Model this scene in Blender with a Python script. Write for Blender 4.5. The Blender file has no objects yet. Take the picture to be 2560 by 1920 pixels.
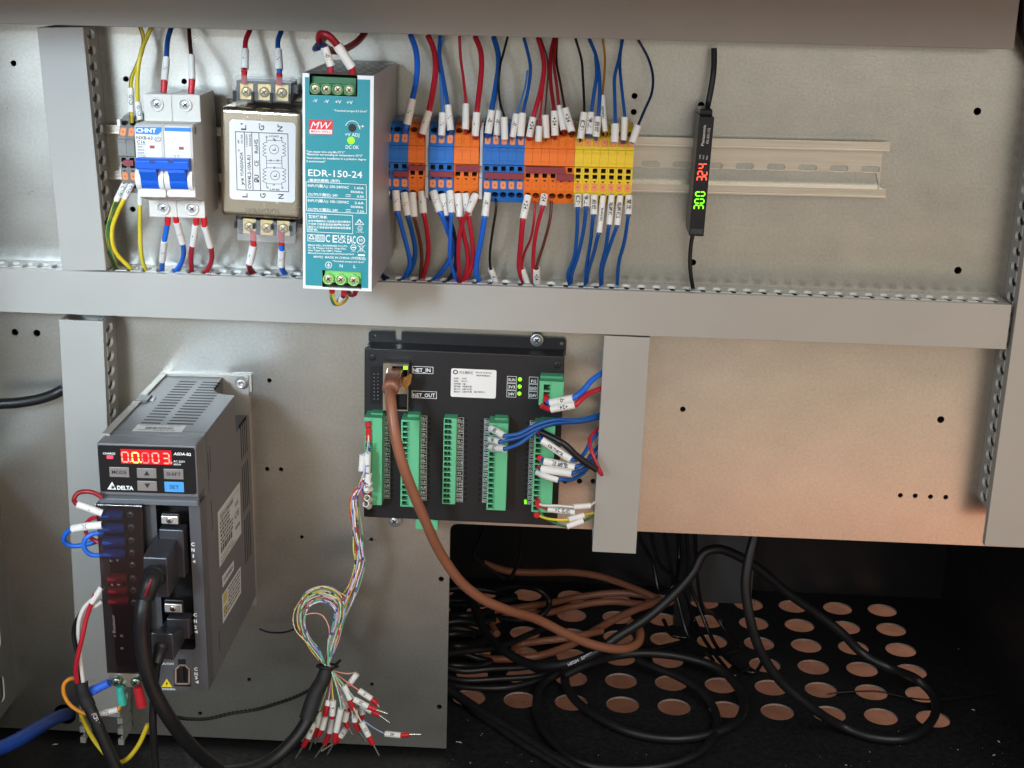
import bpy, bmesh, math, random
from mathutils import Vector as V, Matrix
from mathutils.geometry import tessellate_polygon
random.seed(7)
S = 0.001                       # everything below is written in millimetres
scene = bpy.context.scene
COL = scene.collection
# ---------------------------------------------------------------- camera
CF, CP, CY, CR = 3627.35, 16.65211, 1.87423, 1.70715          # focal length in px of a 2560 px wide frame, pitch, yaw, roll
CC = V((50.809, -953.402, 130.357))
def _rot():
    a, b, c = (math.radians(t) for t in (CP, CY, CR))
    Rx = Matrix(((1, 0, 0), (0, math.cos(a), -math.sin(a)), (0, math.sin(a), math.cos(a))))
    Ry = Matrix(((math.cos(b), 0, math.sin(b)), (0, 1, 0), (-math.sin(b), 0, math.cos(b))))
    Rz = Matrix(((math.cos(c), -math.sin(c), 0), (math.sin(c), math.cos(c), 0), (0, 0, 1)))
    return Rz @ Rx @ Ry
CRM = _rot()
def bl(v): return V((v[0], v[2], -v[1]))
RIGHT, DOWN, FWD = bl(CRM[0]), bl(CRM[1]), bl(CRM[2])
cam_data = bpy.data.cameras.new('camera')
cam = bpy.data.objects.new('camera', cam_data); COL.objects.link(cam)
cam_data.sensor_width = 36; cam_data.lens = CF / 2560 * 36
cam_data.clip_start = 0.02; cam_data.clip_end = 60
M3 = Matrix((RIGHT, -DOWN, -FWD)).transposed()
cam.matrix_world = Matrix.Translation(CC * S) @ M3.to_4x4()
scene.camera = cam
scene.render.resolution_x, scene.render.resolution_y = 1024, 768
# ---------------------------------------------------------------- world and lamps
w = bpy.data.worlds.new('World'); scene.world = w; w.use_nodes = True
w.node_tree.nodes['Background'].inputs[0].default_value = (0.82, 0.80, 0.74, 1)
w.node_tree.nodes['Background'].inputs[1].default_value = 0.42
def area(name, loc, target, size, power, color, sy=None):
    d = bpy.data.lights.new(name, 'AREA'); d.energy = power; d.color = color
    d.shape = 'RECTANGLE'; d.size = size; d.size_y = sy or size
    o = bpy.data.objects.new(name, d); COL.objects.link(o)
    o.location = loc; o.rotation_euler = (V(target) - V(loc)).to_track_quat('-Z', 'Y').to_euler()
    return o
def _sp(o, deg): o.data.spread = math.radians(deg)
_sp(area('window_light', (-0.75, -1.55, 0.42), (-0.24, 0, -0.07), 0.40, 0.5, (0.66, 0.83, 1.0)), 16)
area('window_fill', (-1.1, -1.7, 0.55), (0.0, 0, -0.1), 1.3, 7.5, (0.84, 0.92, 1.0))
area('ceiling_light', (0.75, -1.6, 0.85), (0.2, 0, -0.2), 1.3, 13.5, (1.0, 0.94, 0.85))
_sp(area('added_floor_pool', (0.62, -0.92, 1.2), (0.60, -0.90, -0.6), 0.4, 5.6, (1.0, 0.88, 0.74)), 48)  # added lamp without a known source, brightens the floor mirrored in the plate
scene.view_settings.view_transform = 'Standard'; scene.view_settings.look = 'None'
scene.view_settings.exposure = 0.42; scene.view_settings.gamma = 1.0
scene.cycles.max_bounces = 8; scene.cycles.caustics_reflective = False; scene.cycles.caustics_refractive = False
# ---------------------------------------------------------------- pixel helpers: which ray of the photograph a point of the place lies on
ZM = dict(z1=(0,0,3.456), z2=(320,180,3.0727), z3=(740,60,2.369), z4=(920,80,3.95), z5=(1180,80,3.95), z6=(920,420,3.0722),
          y1=(880,800,2.7654), y2=(140,900,2.861), y3=(0,1400,3.1906), y4=(620,1400,3.19), y5=(1080,1280,2.592), y6=(1760,1280,2.5925),
          y7=(1640,80,2.4043), y8=(0,640,3.456), q1=(900,820,7.542), q2=(1160,820,7.539), q3=(900,1020,5.53), q4=(1160,1020,5.529),
          q5=(240,1060,7.9), q6=(220,1240,5.53), q7=(480,1180,3.95), q8=(1600,260,3.457), c3=(2320,640,5.183), c4=(2320,960,3.458),
          c5=(0,0,5.183), c6=(0,640,6.381), c7=(0,1440,3.456), a1=(0,860,2.86), a2=(0,1500,3.95), a3=(860,1000,3.95), r4=(740,180,6.914),
          r5=(740,420,4.877), r6=(240,400,5.184), r7=(540,60,4.809), r8=(240,900,5.267), m=(0,0,0.86406), s=(0,0,1.0))
FLOOR = -445.0
def src(z, x, y): a = ZM[z]; return a[0] + x / a[2], a[1] + y / a[2]
def ray(px, py): return RIGHT * ((px - 1280) / CF) + DOWN * ((py - 960) / CF) + FWD
def P(z, x, y, D):
    d = ray(*src(z, x, y))
    t = (-D - CC.y) / d.y if D < 900 else (FLOOR + D - 1000 - CC.z) / d.z      # 1000 + h: a point h mm above the cabinet floor
    return CC + d * t
def PZ(z, x, y, Z): d = ray(*src(z, x, y)); return CC + d * ((Z - CC.z) / d.z)
def mmpx(z, p): return (p - CC).dot(FWD) / CF / ZM[z][2]
# ---------------------------------------------------------------- materials
def lin(h):
    h = h.lstrip('#'); r = []
    for i in (0, 2, 4):
        c = int(h[i:i+2], 16) / 255; r.append(c / 12.92 if c <= .04045 else ((c + .055) / 1.055) ** 2.4)
    return (*r, 1)
MATS = {}
def mat(name, col, rough=.45, metal=0., var=.06, scale=120., bump=0., emit=0., trans=0., ior=1.45, alpha=1., stretch=None, coat=0., bscale=None, spec=.5):
    if name in MATS: return MATS[name]
    m = bpy.data.materials.new(name); m.use_nodes = True; MATS[name] = m
    nt = m.node_tree; b = nt.nodes['Principled BSDF']; L = nt.links.new
    c = lin(col) if isinstance(col, str) else (*col, 1)
    b.inputs['Base Color'].default_value = c; b.inputs['Roughness'].default_value = rough; b.inputs['Metallic'].default_value = metal
    b.inputs['IOR'].default_value = ior; b.inputs['Transmission Weight'].default_value = trans; b.inputs['Alpha'].default_value = alpha
    b.inputs['Coat Weight'].default_value = coat; b.inputs['Specular IOR Level'].default_value = spec
    if emit:
        b.inputs['Emission Color'].default_value = c; b.inputs['Emission Strength'].default_value = emit
    if var or bump:
        tc = nt.nodes.new('ShaderNodeTexCoord'); mp = nt.nodes.new('ShaderNodeMapping'); n = nt.nodes.new('ShaderNodeTexNoise')
        L(tc.outputs['Object'], mp.inputs[0]); L(mp.outputs[0], n.inputs['Vector']); n.inputs['Scale'].default_value = scale; n.inputs['Detail'].default_value = 5
        if stretch: mp.inputs['Scale'].default_value = stretch
        if var:
            r = nt.nodes.new('ShaderNodeMix'); r.data_type = 'RGBA'
            r.inputs[6].default_value = tuple(x * (1 - var) for x in c[:3]) + (1,); r.inputs[7].default_value = tuple(min(1, x * (1 + var)) for x in c[:3]) + (1,)
            L(n.outputs['Fac'], r.inputs[0]); L(r.outputs[2], b.inputs['Base Color'])
            q = nt.nodes.new('ShaderNodeMapRange'); q.inputs[3].default_value = rough * (1 - var * 1.5); q.inputs[4].default_value = min(1, rough * (1 + var * 1.5))
            L(n.outputs['Fac'], q.inputs[0]); L(q.outputs[0], b.inputs['Roughness'])
        if bump:
            bp = nt.nodes.new('ShaderNodeBump'); bp.inputs['Strength'].default_value = bump; bp.inputs['Distance'].default_value = .0004
            if bscale:
                n2 = nt.nodes.new('ShaderNodeTexNoise'); n2.inputs['Scale'].default_value = bscale; n2.inputs['Detail'].default_value = 4
                L(mp.outputs[0], n2.inputs['Vector']); L(n2.outputs['Fac'], bp.inputs['Height'])
            else: L(n.outputs['Fac'], bp.inputs['Height'])
            L(bp.outputs[0], b.inputs['Normal'])
    return m
# ---------------------------------------------------------------- text outlines, taken from Blender's built-in font
_TX = {}
def outline(s, bold=0.):
    k = (s, bold)
    if k not in _TX:
        c = bpy.data.curves.new('outline', 'FONT'); c.body = s; c.size = 1; c.resolution_u = 2; c.offset = bold
        o = bpy.data.objects.new('outline', c); m = o.to_mesh()
        vs = [(p.co.x, p.co.y) for p in m.vertices]; fs = [tuple(p.vertices) for p in m.polygons]
        o.to_mesh_clear(); bpy.data.objects.remove(o); bpy.data.curves.remove(c)
        x0 = min((p[0] for p in vs), default=0); x1 = max((p[0] for p in vs), default=1)
        _TX[k] = ([(x - x0, y) for x, y in vs], fs, max(x1 - x0, .01))
    return _TX[k]
# ---------------------------------------------------------------- mesh builder
def crom(pts, sub=6):
    n = len(pts)
    if n < 3: return list(pts)
    out = []
    for i in range(n - 1):
        a = pts[i-1] if i else pts[0] * 2 - pts[1]; b = pts[i]; c = pts[i+1]; d = pts[i+2] if i + 2 < n else pts[-1] * 2 - pts[-2]
        t0 = 0.; t1 = max((b - a).length, 1e-4) ** .5; t2 = t1 + max((c - b).length, 1e-4) ** .5; t3 = t2 + max((d - c).length, 1e-4) ** .5
        for k in range(sub):
            t = t1 + (t2 - t1) * k / sub
            A1 = a * ((t1-t)/(t1-t0)) + b * ((t-t0)/(t1-t0)); A2 = b * ((t2-t)/(t2-t1)) + c * ((t-t1)/(t2-t1)); A3 = c * ((t3-t)/(t3-t2)) + d * ((t-t2)/(t3-t2))
            B1 = A1 * ((t2-t)/(t2-t0)) + A2 * ((t-t0)/(t2-t0)); B2 = A2 * ((t3-t)/(t3-t1)) + A3 * ((t-t1)/(t3-t1))
            out.append(B1 * ((t2-t)/(t2-t1)) + B2 * ((t-t1)/(t2-t1)))
    return out + [pts[-1]]
def frames(pts):
    n = len(pts); T = [(pts[min(i+1, n-1)] - pts[max(i-1, 0)]).normalized() for i in range(n)]
    up = V((0, -1, 0)); 
    if abs(T[0].dot(up)) > .95: up = V((0, 0, 1))
    fr = []; u = (up - T[0] * up.dot(T[0])).normalized()
    for t in T:
        u = u - t * u.dot(t)
        u = u.normalized() if u.length > 1e-6 else t.orthogonal().normalized()
        fr.append((t, u, t.cross(u)))
    return fr
class MB:
    def __init__(s): s.v = []; s.f = []; s.m = []; s.sm = []
    def add(s, vs, fs, mi=0, smooth=False):
        o = len(s.v); s.v += [V(p) for p in vs]
        for f in fs: s.f.append(tuple(i + o for i in f)); s.m.append(mi); s.sm.append(smooth)
        return s
    def box(s, a, b, mi=0):       # two opposite corners
        (x0, x1), (y0, y1), (z0, z1) = (sorted((a[i], b[i])) for i in range(3))
        return s.add([(x0,y0,z0),(x1,y0,z0),(x1,y1,z0),(x0,y1,z0),(x0,y0,z1),(x1,y0,z1),(x1,y1,z1),(x0,y1,z1)],
              [(0,3,2,1),(4,5,6,7),(0,1,5,4),(1,2,6,5),(2,3,7,6),(3,0,4,7)], mi)
    def prism(s, poly, d, mi=0, smooth=False):     # closed 3-D polygon pushed along d
        n = len(poly); d = V(d); vs = [V(p) for p in poly] + [V(p) + d for p in poly]
        s.add(vs, [tuple(range(n)), tuple(range(2*n-1, n-1, -1))], mi)
        return s.add(vs, [(i, i+n, (i+1) % n + n, (i+1) % n) for i in range(n)], mi, smooth)
    def cyl(s, c, axis, r, h, n=16, mi=0, r2=None, smooth=True):
        c = V(c); a = V(axis).normalized(); u = a.orthogonal().normalized(); w_ = a.cross(u); r2 = r if r2 is None else r2
        vs = [c + (u*math.cos(6.28318*i/n) + w_*math.sin(6.28318*i/n)) * r for i in range(n)] + [c + a*h + (u*math.cos(6.28318*i/n) + w_*math.sin(6.28318*i/n)) * r2 for i in range(n)]
        s.add(vs, [tuple(range(n-1, -1, -1)), tuple(range(n, 2*n))], mi)
        return s.add(vs, [(i, (i+1) % n, (i+1) % n + n, i + n) for i in range(n)], mi, smooth)
    def lathe(s, c, axis, prof, n=18, mi=0):       # profile of (radius, height)
        c = V(c); a = V(axis).normalized(); u = a.orthogonal().normalized(); w_ = a.cross(u); k = len(prof)
        vs = [c + a*h + (u*math.cos(6.28318*i/n) + w_*math.sin(6.28318*i/n)) * r for r, h in prof for i in range(n)]
        s.add(vs, [(j*n+i, j*n+(i+1) % n, (j+1)*n+(i+1) % n, (j+1)*n+i) for j in range(k-1) for i in range(n)], mi, True)
        return s.add(vs[(k-1)*n:], [tuple(range(n))], mi)
    def tube(s, pts, r, n=10, sub=6, mi=0, cap=True, wob=0.):
        pts = crom([V(p) for p in pts], sub); fr = frames(pts); m = len(pts); vs = []
        for j, (p, (t, u, b)) in enumerate(zip(pts, fr)):
            rr = r(j / (m - 1)) if callable(r) else r
            if wob: rr *= 1 + wob * math.sin(j * 2.1)
            vs += [p + (u*math.cos(6.28318*i/n) + b*math.sin(6.28318*i/n)) * rr for i in range(n)]
        s.add(vs, [(j*n+i, j*n+(i+1) % n, (j+1)*n+(i+1) % n, (j+1)*n+i) for j in range(m-1) for i in range(n)], mi, True)
        if cap: s.add(vs[:n] + vs[-n:], [tuple(range(n-1, -1, -1)), tuple(range(n, 2*n))], mi)
        return s
    def sleeve(s, pts, r, ri, n=14, sub=3, mi=0):  # a hollow tube
        pts = crom([V(p) for p in pts], sub); fr = frames(pts); m = len(pts); vs = []
        for rad in (r, ri):
            for p, (t, u, b) in zip(pts, fr): vs += [p + (u*math.cos(6.28318*i/n) + b*math.sin(6.28318*i/n)) * rad for i in range(n)]
        o = m * n; F = []
        for j in range(m-1):
            for i in range(n):
                k = (i+1) % n; F += [(j*n+i, j*n+k, (j+1)*n+k, (j+1)*n+i), (o+j*n+i, o+(j+1)*n+i, o+(j+1)*n+k, o+j*n+k)]
        s.add(vs, F, mi, True)
        return s.add(vs, [(i, o+i, o+(i+1) % n, (i+1) % n) for i in range(n)] + [((m-1)*n+i, (m-1)*n+(i+1) % n, o+(m-1)*n+(i+1) % n, o+(m-1)*n+i) for i in range(n)], mi)
    def holed(s, o, eu, ev, outer, holes, depth, mi=0, mw=None, mb=None, rim=True):  # a face with real holes of a given depth; mb closes their bottoms, rim gives the sheet edges
        o, eu, ev = V(o), V(eu), V(ev); nn = eu.cross(ev)
        L = [[V((a, b, 0)) for a, b in outer]] + [[V((a, b, 0)) for a, b in h] for h in holes]
        flat = [p for l in L for p in l]; tri = tessellate_polygon(L)
        w3 = [o + eu*p.x + ev*p.y for p in flat]; F = []
        for t in tri:
            a, b, c = (flat[i] for i in t)
            F.append(tuple(t) if (b-a).cross(c-a).z > 0 else (t[0], t[2], t[1]))
        s.add(w3, F, mi)
        if not depth: return s
        bk = [p - nn*depth for p in w3]; k = len(outer)
        if mb is None: s.add(bk, [tuple(reversed(f)) for f in F], mi)
        mw = mi if mw is None else mw
        for h in holes:
            n = len(h); ids = list(range(k, k+n)); k += n
            s.add([w3[i] for i in ids] + [bk[i] for i in ids], [(i, (i+1) % n, (i+1) % n + n, i + n) for i in range(n)], mw)
            if mb is not None: s.add([bk[i] for i in ids], [tuple(range(n))], mb)
        if rim and mb is None:
            n = len(outer); s.add(w3[:n] + bk[:n], [(i, i+n, (i+1) % n + n, (i+1) % n) for i in range(n)], mi)
        return s
    def text(s, t, p0, p1, nrm=(0, -1, 0), h=None, bold=.016, shear=0., mi=0, lift=.12, wrap=None):
        p0, p1, nrm = V(p0), V(p1), V(nrm); vs, fs, wd = outline(t, bold); e = p1 - p0; L = e.length; e = e / L
        nrm = (nrm - e * nrm.dot(e)).normalized(); up = nrm.cross(e); sx = L / wd; sy = h / .7 if h else sx; out = []
        for x, y in vs:
            x = x * sx + shear * y * sy; y = y * sy
            if wrap: a = (y - .35 * sy) / wrap; out.append(p0 + e*x + up*math.sin(a)*wrap + nrm*((math.cos(a))*wrap + lift))
            else: out.append(p0 + e*x + up*y + nrm*lift)
        return s.add(out, fs, mi)
    def build(s, name, mats, parent=None, origin=None, bevel=0., seg=2, kind=None):
        me = bpy.data.meshes.new(name); o0 = V(origin) if origin is not None else V((0, 0, 0))
        me.from_pydata([((p - o0) * S)[:] for p in s.v], [], s.f)
        for m in (mats if isinstance(mats, (list, tuple)) else [mats]): me.materials.append(m)
        me.polygons.foreach_set('material_index', s.m); me.polygons.foreach_set('use_smooth', s.sm); me.update()
        if bevel:
            bm = bmesh.new(); bm.from_mesh(me); bmesh.ops.remove_doubles(bm, verts=bm.verts, dist=1e-6)
            bmesh.ops.recalc_face_normals(bm, faces=bm.faces)
            ed = [e for e in bm.edges if len(e.link_faces) == 2 and e.calc_face_angle(0) > .5]
            r = bmesh.ops.bevel(bm, geom=ed, offset=bevel * S, segments=seg, affect='EDGES', profile=.5, clamp_overlap=True)
            bm.to_mesh(me); bm.free()
        o = bpy.data.objects.new(name, me); COL.objects.link(o)
        if parent is not None: o.parent = parent
        elif origin is not None: o.location = o0 * S
        if kind: o['kind'] = kind
        return o
def tag(o, label=None, cat=None, group=None, kind=None):
    for k, v in (('label', label), ('category', cat), ('group', group), ('kind', kind)):
        if v: o[k] = v
    return o
def empty(name, loc, label, cat, group=None):
    e = bpy.data.objects.new(name, None); COL.objects.link(e); e.location = V(loc) * S; e.empty_display_size = .01
    return tag(e, label, cat, group)
def ring(cx, cy, r, n=14, ry=None): return [(cx + r*math.cos(6.28318*i/n), cy + (ry or r)*math.sin(6.28318*i/n)) for i in range(n)]
def obround(cx, cy, L, W, n=6):      # along x
    r = W/2; a = L/2 - r
    return [(cx+a+r*math.cos(-1.5708+3.14159*i/n), cy+r*math.sin(-1.5708+3.14159*i/n)) for i in range(n+1)] + [(cx-a+r*math.cos(1.5708+3.14159*i/n), cy+r*math.sin(1.5708+3.14159*i/n)) for i in range(n+1)]
def rrect(x0, y0, x1, y1, r, n=4):
    if x0 > x1: x0, x1 = x1, x0
    if y0 > y1: y0, y1 = y1, y0
    o = []
    for cx, cy, a in ((x1-r, y0+r, -90), (x1-r, y1-r, 0), (x0+r, y1-r, 90), (x0+r, y0+r, 180)):
        o += [(cx+r*math.cos(math.radians(a+90*i/n)), cy+r*math.sin(math.radians(a+90*i/n))) for i in range(n+1)]
    return o
class Dev:                            # a device with its own upright frame: x right, z up, -y out of the panel, origin at a corner of its front
    def __init__(s, name, label, cat, z, tl, tr, D, group=None):
        s.o = P(z, *tl, D); q = P(z, *tr, D); s.D = D; e = (q - s.o); s.ang = math.atan2(e.z, e.x); s.wid = e.length
        s.e = V((math.cos(s.ang), 0, math.sin(s.ang))); s.k = V((-math.sin(s.ang), 0, math.cos(s.ang)))
        s.root = empty(name, s.o, label, cat, group); s.root.rotation_euler = (0, -s.ang, 0)
    def at(s, z, x, y, w=0.):
        p = P(z, x, y, s.D + w) - s.o; return V((p.dot(s.e), -w, p.dot(s.k)))
    def uv(s, z, x, y, w=0.): p = s.at(z, x, y, w); return p.x, p.z
    def mm(s, z, px): return px * mmpx(z, s.o)
    def part(s, name, mb, mats, parent=None, **k): return mb.build(name, mats, parent or s.root, **k)
    def t(s, mb, z, txt, x0, y0, x1, y1, w=0., h=None, **k):
        mb.text(txt, s.at(z, x0, y0, w), s.at(z, x1, y1, w), h=s.mm(z, h) if h else None, **k)
    def rect(s, mb, z, x0, y0, x1, y1, w0, w1, mi=0):
        a = s.at(z, x0, y0, w1); b = s.at(z, x1, y1, w1); mb.box((a.x, -w0, b.z), (b.x, -w1, a.z), mi); return mb
    def frame(s, mb, z, x0, y0, x1, y1, w, t=.35, mi=0, lift=.1):
        a = s.at(z, x0, y0, w); b = s.at(z, x1, y1, w); y = -w - lift
        for p, q in (((a.x, a.z), (b.x, a.z - t)), ((a.x, b.z + t), (b.x, b.z)), ((a.x, a.z - t), (a.x + t, b.z + t)), ((b.x - t, a.z - t), (b.x, b.z + t))):
            mb.add([(p[0], y, q[1]), (q[0], y, q[1]), (q[0], y, p[1]), (p[0], y, p[1])], [(0, 1, 2, 3)], mi)
def screw_head(mb, c, r, n=20, mi=0, md=1, h=1.2, cross=True, axis=(0, -1, 0)):   # pan head with a cross recess
    c = V(c); a = V(axis)
    mb.lathe(c, a, [(r, 0), (r, h*.4), (r*.86, h*.8), (r*.55, h), (.01, h)], n, mi)
    if cross:
        t = .7; u = V((math.cos(t), 0, math.sin(t))); v = a.cross(u)
        for e, g in ((u, v), (v, u)):
            q = [c + a*(h+.06) + e*(sx*r*.58) + g*(sy*r*.13) for sx, sy in ((-1,-1),(1,-1),(1,1),(-1,1))]
            mb.add(q, [(0, 1, 2, 3)], md)
SEG = {'0':'abcdef','1':'bc','2':'abged','3':'abgcd','4':'fgbc','8':'abcdefg'}
def seg7(mb, ch, o, ex, ey, W, H, t, mi=0, off=.12, mo=None):   # o lower left, ex/ey unit axes
    o, ex, ey = V(o), V(ex), V(ey); nn = V((0, -1, 0)) * off; g = t*.22
    def bar(x0, y0, x1, y1, m):
        if abs(x1-x0) > abs(y1-y0): q = [(x0+g,y0),(x0+t/2+g,y0-t/2),(x1-t/2-g,y0-t/2),(x1-g,y0),(x1-t/2-g,y0+t/2),(x0+t/2+g,y0+t/2)]
        else: q = [(x0,y0+g),(x0+t/2,y0+t/2+g),(x0+t/2,y1-t/2-g),(x0,y1-g),(x0-t/2,y1-t/2-g),(x0-t/2,y0+t/2+g)]
        mb.add([o + ex*a + ey*b + nn for a, b in q], [tuple(range(6))], m)
    Lx, Rx, B, M_, T = t/2, W-t/2, t/2, H/2, H-t/2
    D = dict(a=(Lx,T,Rx,T), b=(Rx,M_,Rx,T), c=(Rx,B,Rx,M_), d=(Lx,B,Rx,B), e=(Lx,B,Lx,M_), f=(Lx,M_,Lx,T), g=(Lx,M_,Rx,M_))
    for k, q in D.items():
        if k in SEG[ch]: bar(*q, mi)
        elif mo is not None: bar(*q, mo)
# ================================================================ materials of the place
GALV = mat('galvanised_sheet', '#c2bfb6', .29, .9, .09, 34, .15, bscale=560, stretch=(1, 1, 1.6))
def _weave(m):                    # a fine woven grain on top of the slow mottling
    nt = m.node_tree; b = nt.nodes['Principled BSDF']; L = nt.links.new; src_ = b.inputs['Base Color'].links[0].from_socket
    tc = nt.nodes.new('ShaderNodeTexCoord'); n = nt.nodes.new('ShaderNodeTexNoise'); n.inputs['Scale'].default_value = 520; n.inputs['Detail'].default_value = 3
    n2 = nt.nodes.new('ShaderNodeTexNoise'); n2.inputs['Scale'].default_value = 9; n2.inputs['Detail'].default_value = 6; n2.inputs['Roughness'].default_value = .65
    L(tc.outputs['Object'], n.inputs['Vector']); L(tc.outputs['Object'], n2.inputs['Vector'])
    ad = nt.nodes.new('ShaderNodeMath'); ad.operation = 'ADD'; L(n.outputs['Fac'], ad.inputs[0]); L(n2.outputs['Fac'], ad.inputs[1])
    r = nt.nodes.new('ShaderNodeMapRange'); r.inputs[1].default_value = .6; r.inputs[2].default_value = 1.4; r.inputs[3].default_value = .84; r.inputs[4].default_value = 1.12; L(ad.outputs[0], r.inputs[0])
    mx = nt.nodes.new('ShaderNodeVectorMath'); mx.operation = 'SCALE'; L(src_, mx.inputs[0]); L(r.outputs[0], mx.inputs['Scale']); L(mx.outputs[0], b.inputs['Base Color'])
_weave(GALV)
PVC = mat('grey_pvc', '#a5a39d', .42, var=.06, scale=26, bump=.06, bscale=900)
PVC_CUT_HI = mat('cut_edge_and_ridge_highlight', '#e6e7e4', .55, var=.03)
ALU = mat('brushed_aluminium', '#d3cabb', .32, .92, .12, 30, .10, stretch=(.6, 10, 26), bscale=60)
BLACKP = mat('black_powder_coat', '#18181a', .6, var=.3, scale=260, bump=.15, bscale=900)
DARKWALL = mat('dark_cabinet_paint', '#1d1d1f', .38, var=.15, scale=60)
GROUND = mat('terracotta_floor', '#b57c66', .30, var=.5, scale=34)
STEEL = mat('zinc_screw', '#cfd0cf', .36, .75, .08, 300)
DARK = mat('deep_recess', '#0b0b0c', .7, var=0)
SHADE = mat('hole_interior', '#1a1a1a', .6, var=0)
# ---------------------------------------------------------------- mounting panel
mb = MB()
def prj(z, x, y): p = P(z, x, y, 0); return (p.x, p.z)
cx0, cz0 = prj('s', 1120.5, 1600)[0], prj('s', 1800, 1337)[1]
corner = [(cx0 + 5*(1-math.cos(math.radians(a))), cz0 - 5*(1-math.sin(math.radians(a)))) for a in (90, 60, 30, 0)]
outer = [(-430, -439.5), (cx0, -439.5)] + corner[::-1] + [(420, cz0), (420, 175), (-430, 175)]
HOLES = [('c5',175,820,4),('c6',238,1217,5),('c6',588,1230,5),('z1',1088,683,3.9),('z1',1590,703,3.9),('z2',37,1055,3.9),('z5',1605,632,4),('z5',1597,790,4),
         ('y7',1932,477,5),('y7',1815,1433,5),('y7',272,440,4.4),('y7',222,1385,4.4),('m',1475,884,4),('c4',110,308,5),
         ('m',1945,1070,3.5),('m',1977,1071,3.5),('m',2010,1073,3.5),('m',2043,1074,3.5),('m',582,822,3.2),('m',577,1013,3.2),('m',607,1014,3.2),('m',652,1160,2.8),('m',802,1165,2.8),
         ('m',953,1251,4),('m',949,1527,4),('m',803,1478,2.8),('m',538,1468,3),('m',432,1541,3),('q4',1395,1010,3.8),('q4',1597,1010,3.8),('q4',1785,1012,3.8)]
hl = [ring(*prj(z, x, y), d/2, 12) for z, x, y, d in HOLES]
g0 = prj('a2', 640, 1130); hl.append(ring(*g0, 8.4, 20))
mb.holed((0, 0, 0), (1, 0, 0), (0, 0, 1), outer, hl, 2.0)
panel = mb.build('mounting_plate', GALV, origin=(0, 0, -140))
tag(panel, 'large galvanised steel back plate with drilled holes and a cut-out at its lower right', 'steel plate')
# ---------------------------------------------------------------- cabinet
fx, fd = PZ('y6', 475, 1295, FLOOR), PZ('y6', 663, 866, FLOOR)
row = (fd.y - fx.y) / 3.0
colx = (PZ('y6', 1148, 1328, FLOOR).x - fx.x) / 2
mb = MB(); hl = []
for i in range(-9, 4):
    for k in range(6): hl.append(ring(fx.x + i*colx, fx.y + k*row, 13.2, 22))
mb.holed((0, 0, FLOOR), (1, 0, 0), (0, 1, 0), [(-432, -330), (422.5, -330), (422.5, 319), (-432, 319)], hl, 1.6, mw=1)
tag(mb.build('floor', [BLACKP, mat('cut_sheet_edge', '#9a9690', .4, .5, .1)]), kind='structure', label='black cabinet floor sheet with rows of round ventilation holes')
tag(MB().box((-434, 318, FLOOR - 2), (424, 320, 178)).build('rear_wall', DARKWALL), kind='structure')
tag(MB().box((-434, -330, FLOOR - 2), (-431, 317.9, 177)).build('side_wall', DARKWALL), kind='structure')
tag(MB().box((421, -60, FLOOR - 2), (424, 317.9, 177)).build('side_wall', DARKWALL), kind='structure')
tag(MB().box((-430, 1, 175), (420, 318, 178)).build('roof', DARKWALL), kind='structure')
tag(MB().box((-434, -205, 121), (424, -33, 128)).build('added_shade_slab', DARKWALL), kind='structure')  # unseen overhang, added above the frame to shade the top duct
tag(MB().box((-3500, -3500, FLOOR - 174), (3500, 2500, FLOOR - 184)).build('ground', mat('beige_floor', '#b4aea2', .45, var=.1, scale=5)), kind='structure')
tag(MB().box((-3000, -1040, FLOOR - 173), (3000, 2400, FLOOR - 170)).build('tiled_floor', GROUND), kind='structure')
tag(MB().box((-1800, -900, FLOOR - 169), (-45, -180, FLOOR - 164)).build('added_dark_sheet', mat('reflection_dark', '#2c2d2b', .7, var=.1)), kind='structure')  # unseen dark sheet, added to darken the plate's reflection at lower left
tag(MB().box((-2500, 760, FLOOR - 169), (700, 800, 700)).build('added_light_blocker', mat('blocker_grey', '#6a665f', .7, var=.05)), kind='structure')  # unseen wall, added to keep light from behind off the floor
mb = MB(); q = P('y5', 1640, 300, -240); mb.box((q.x - 7, 232, FLOOR + .5), (q.x + 7, 246, -60))
tag(mb.build('cabinet_post', DARKWALL, origin=(q.x, 239, FLOOR)), 'slim black upright post standing behind the large cut-out', 'post')
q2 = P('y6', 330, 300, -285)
tag(MB().box((q.x + 10, 286, FLOOR + .5), (q2.x, 288, -200)).build('rear_reflection_sheet', mat('rear_reflection_grey', '#505054', .5, .2, .3, 12), origin=(q.x + 40, 287, -330)), 'dim grey metal plate at the back of the cabinet beside the post', 'metal plate')  # grey sheet stands in for a soft reflection on the rear wall
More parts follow.
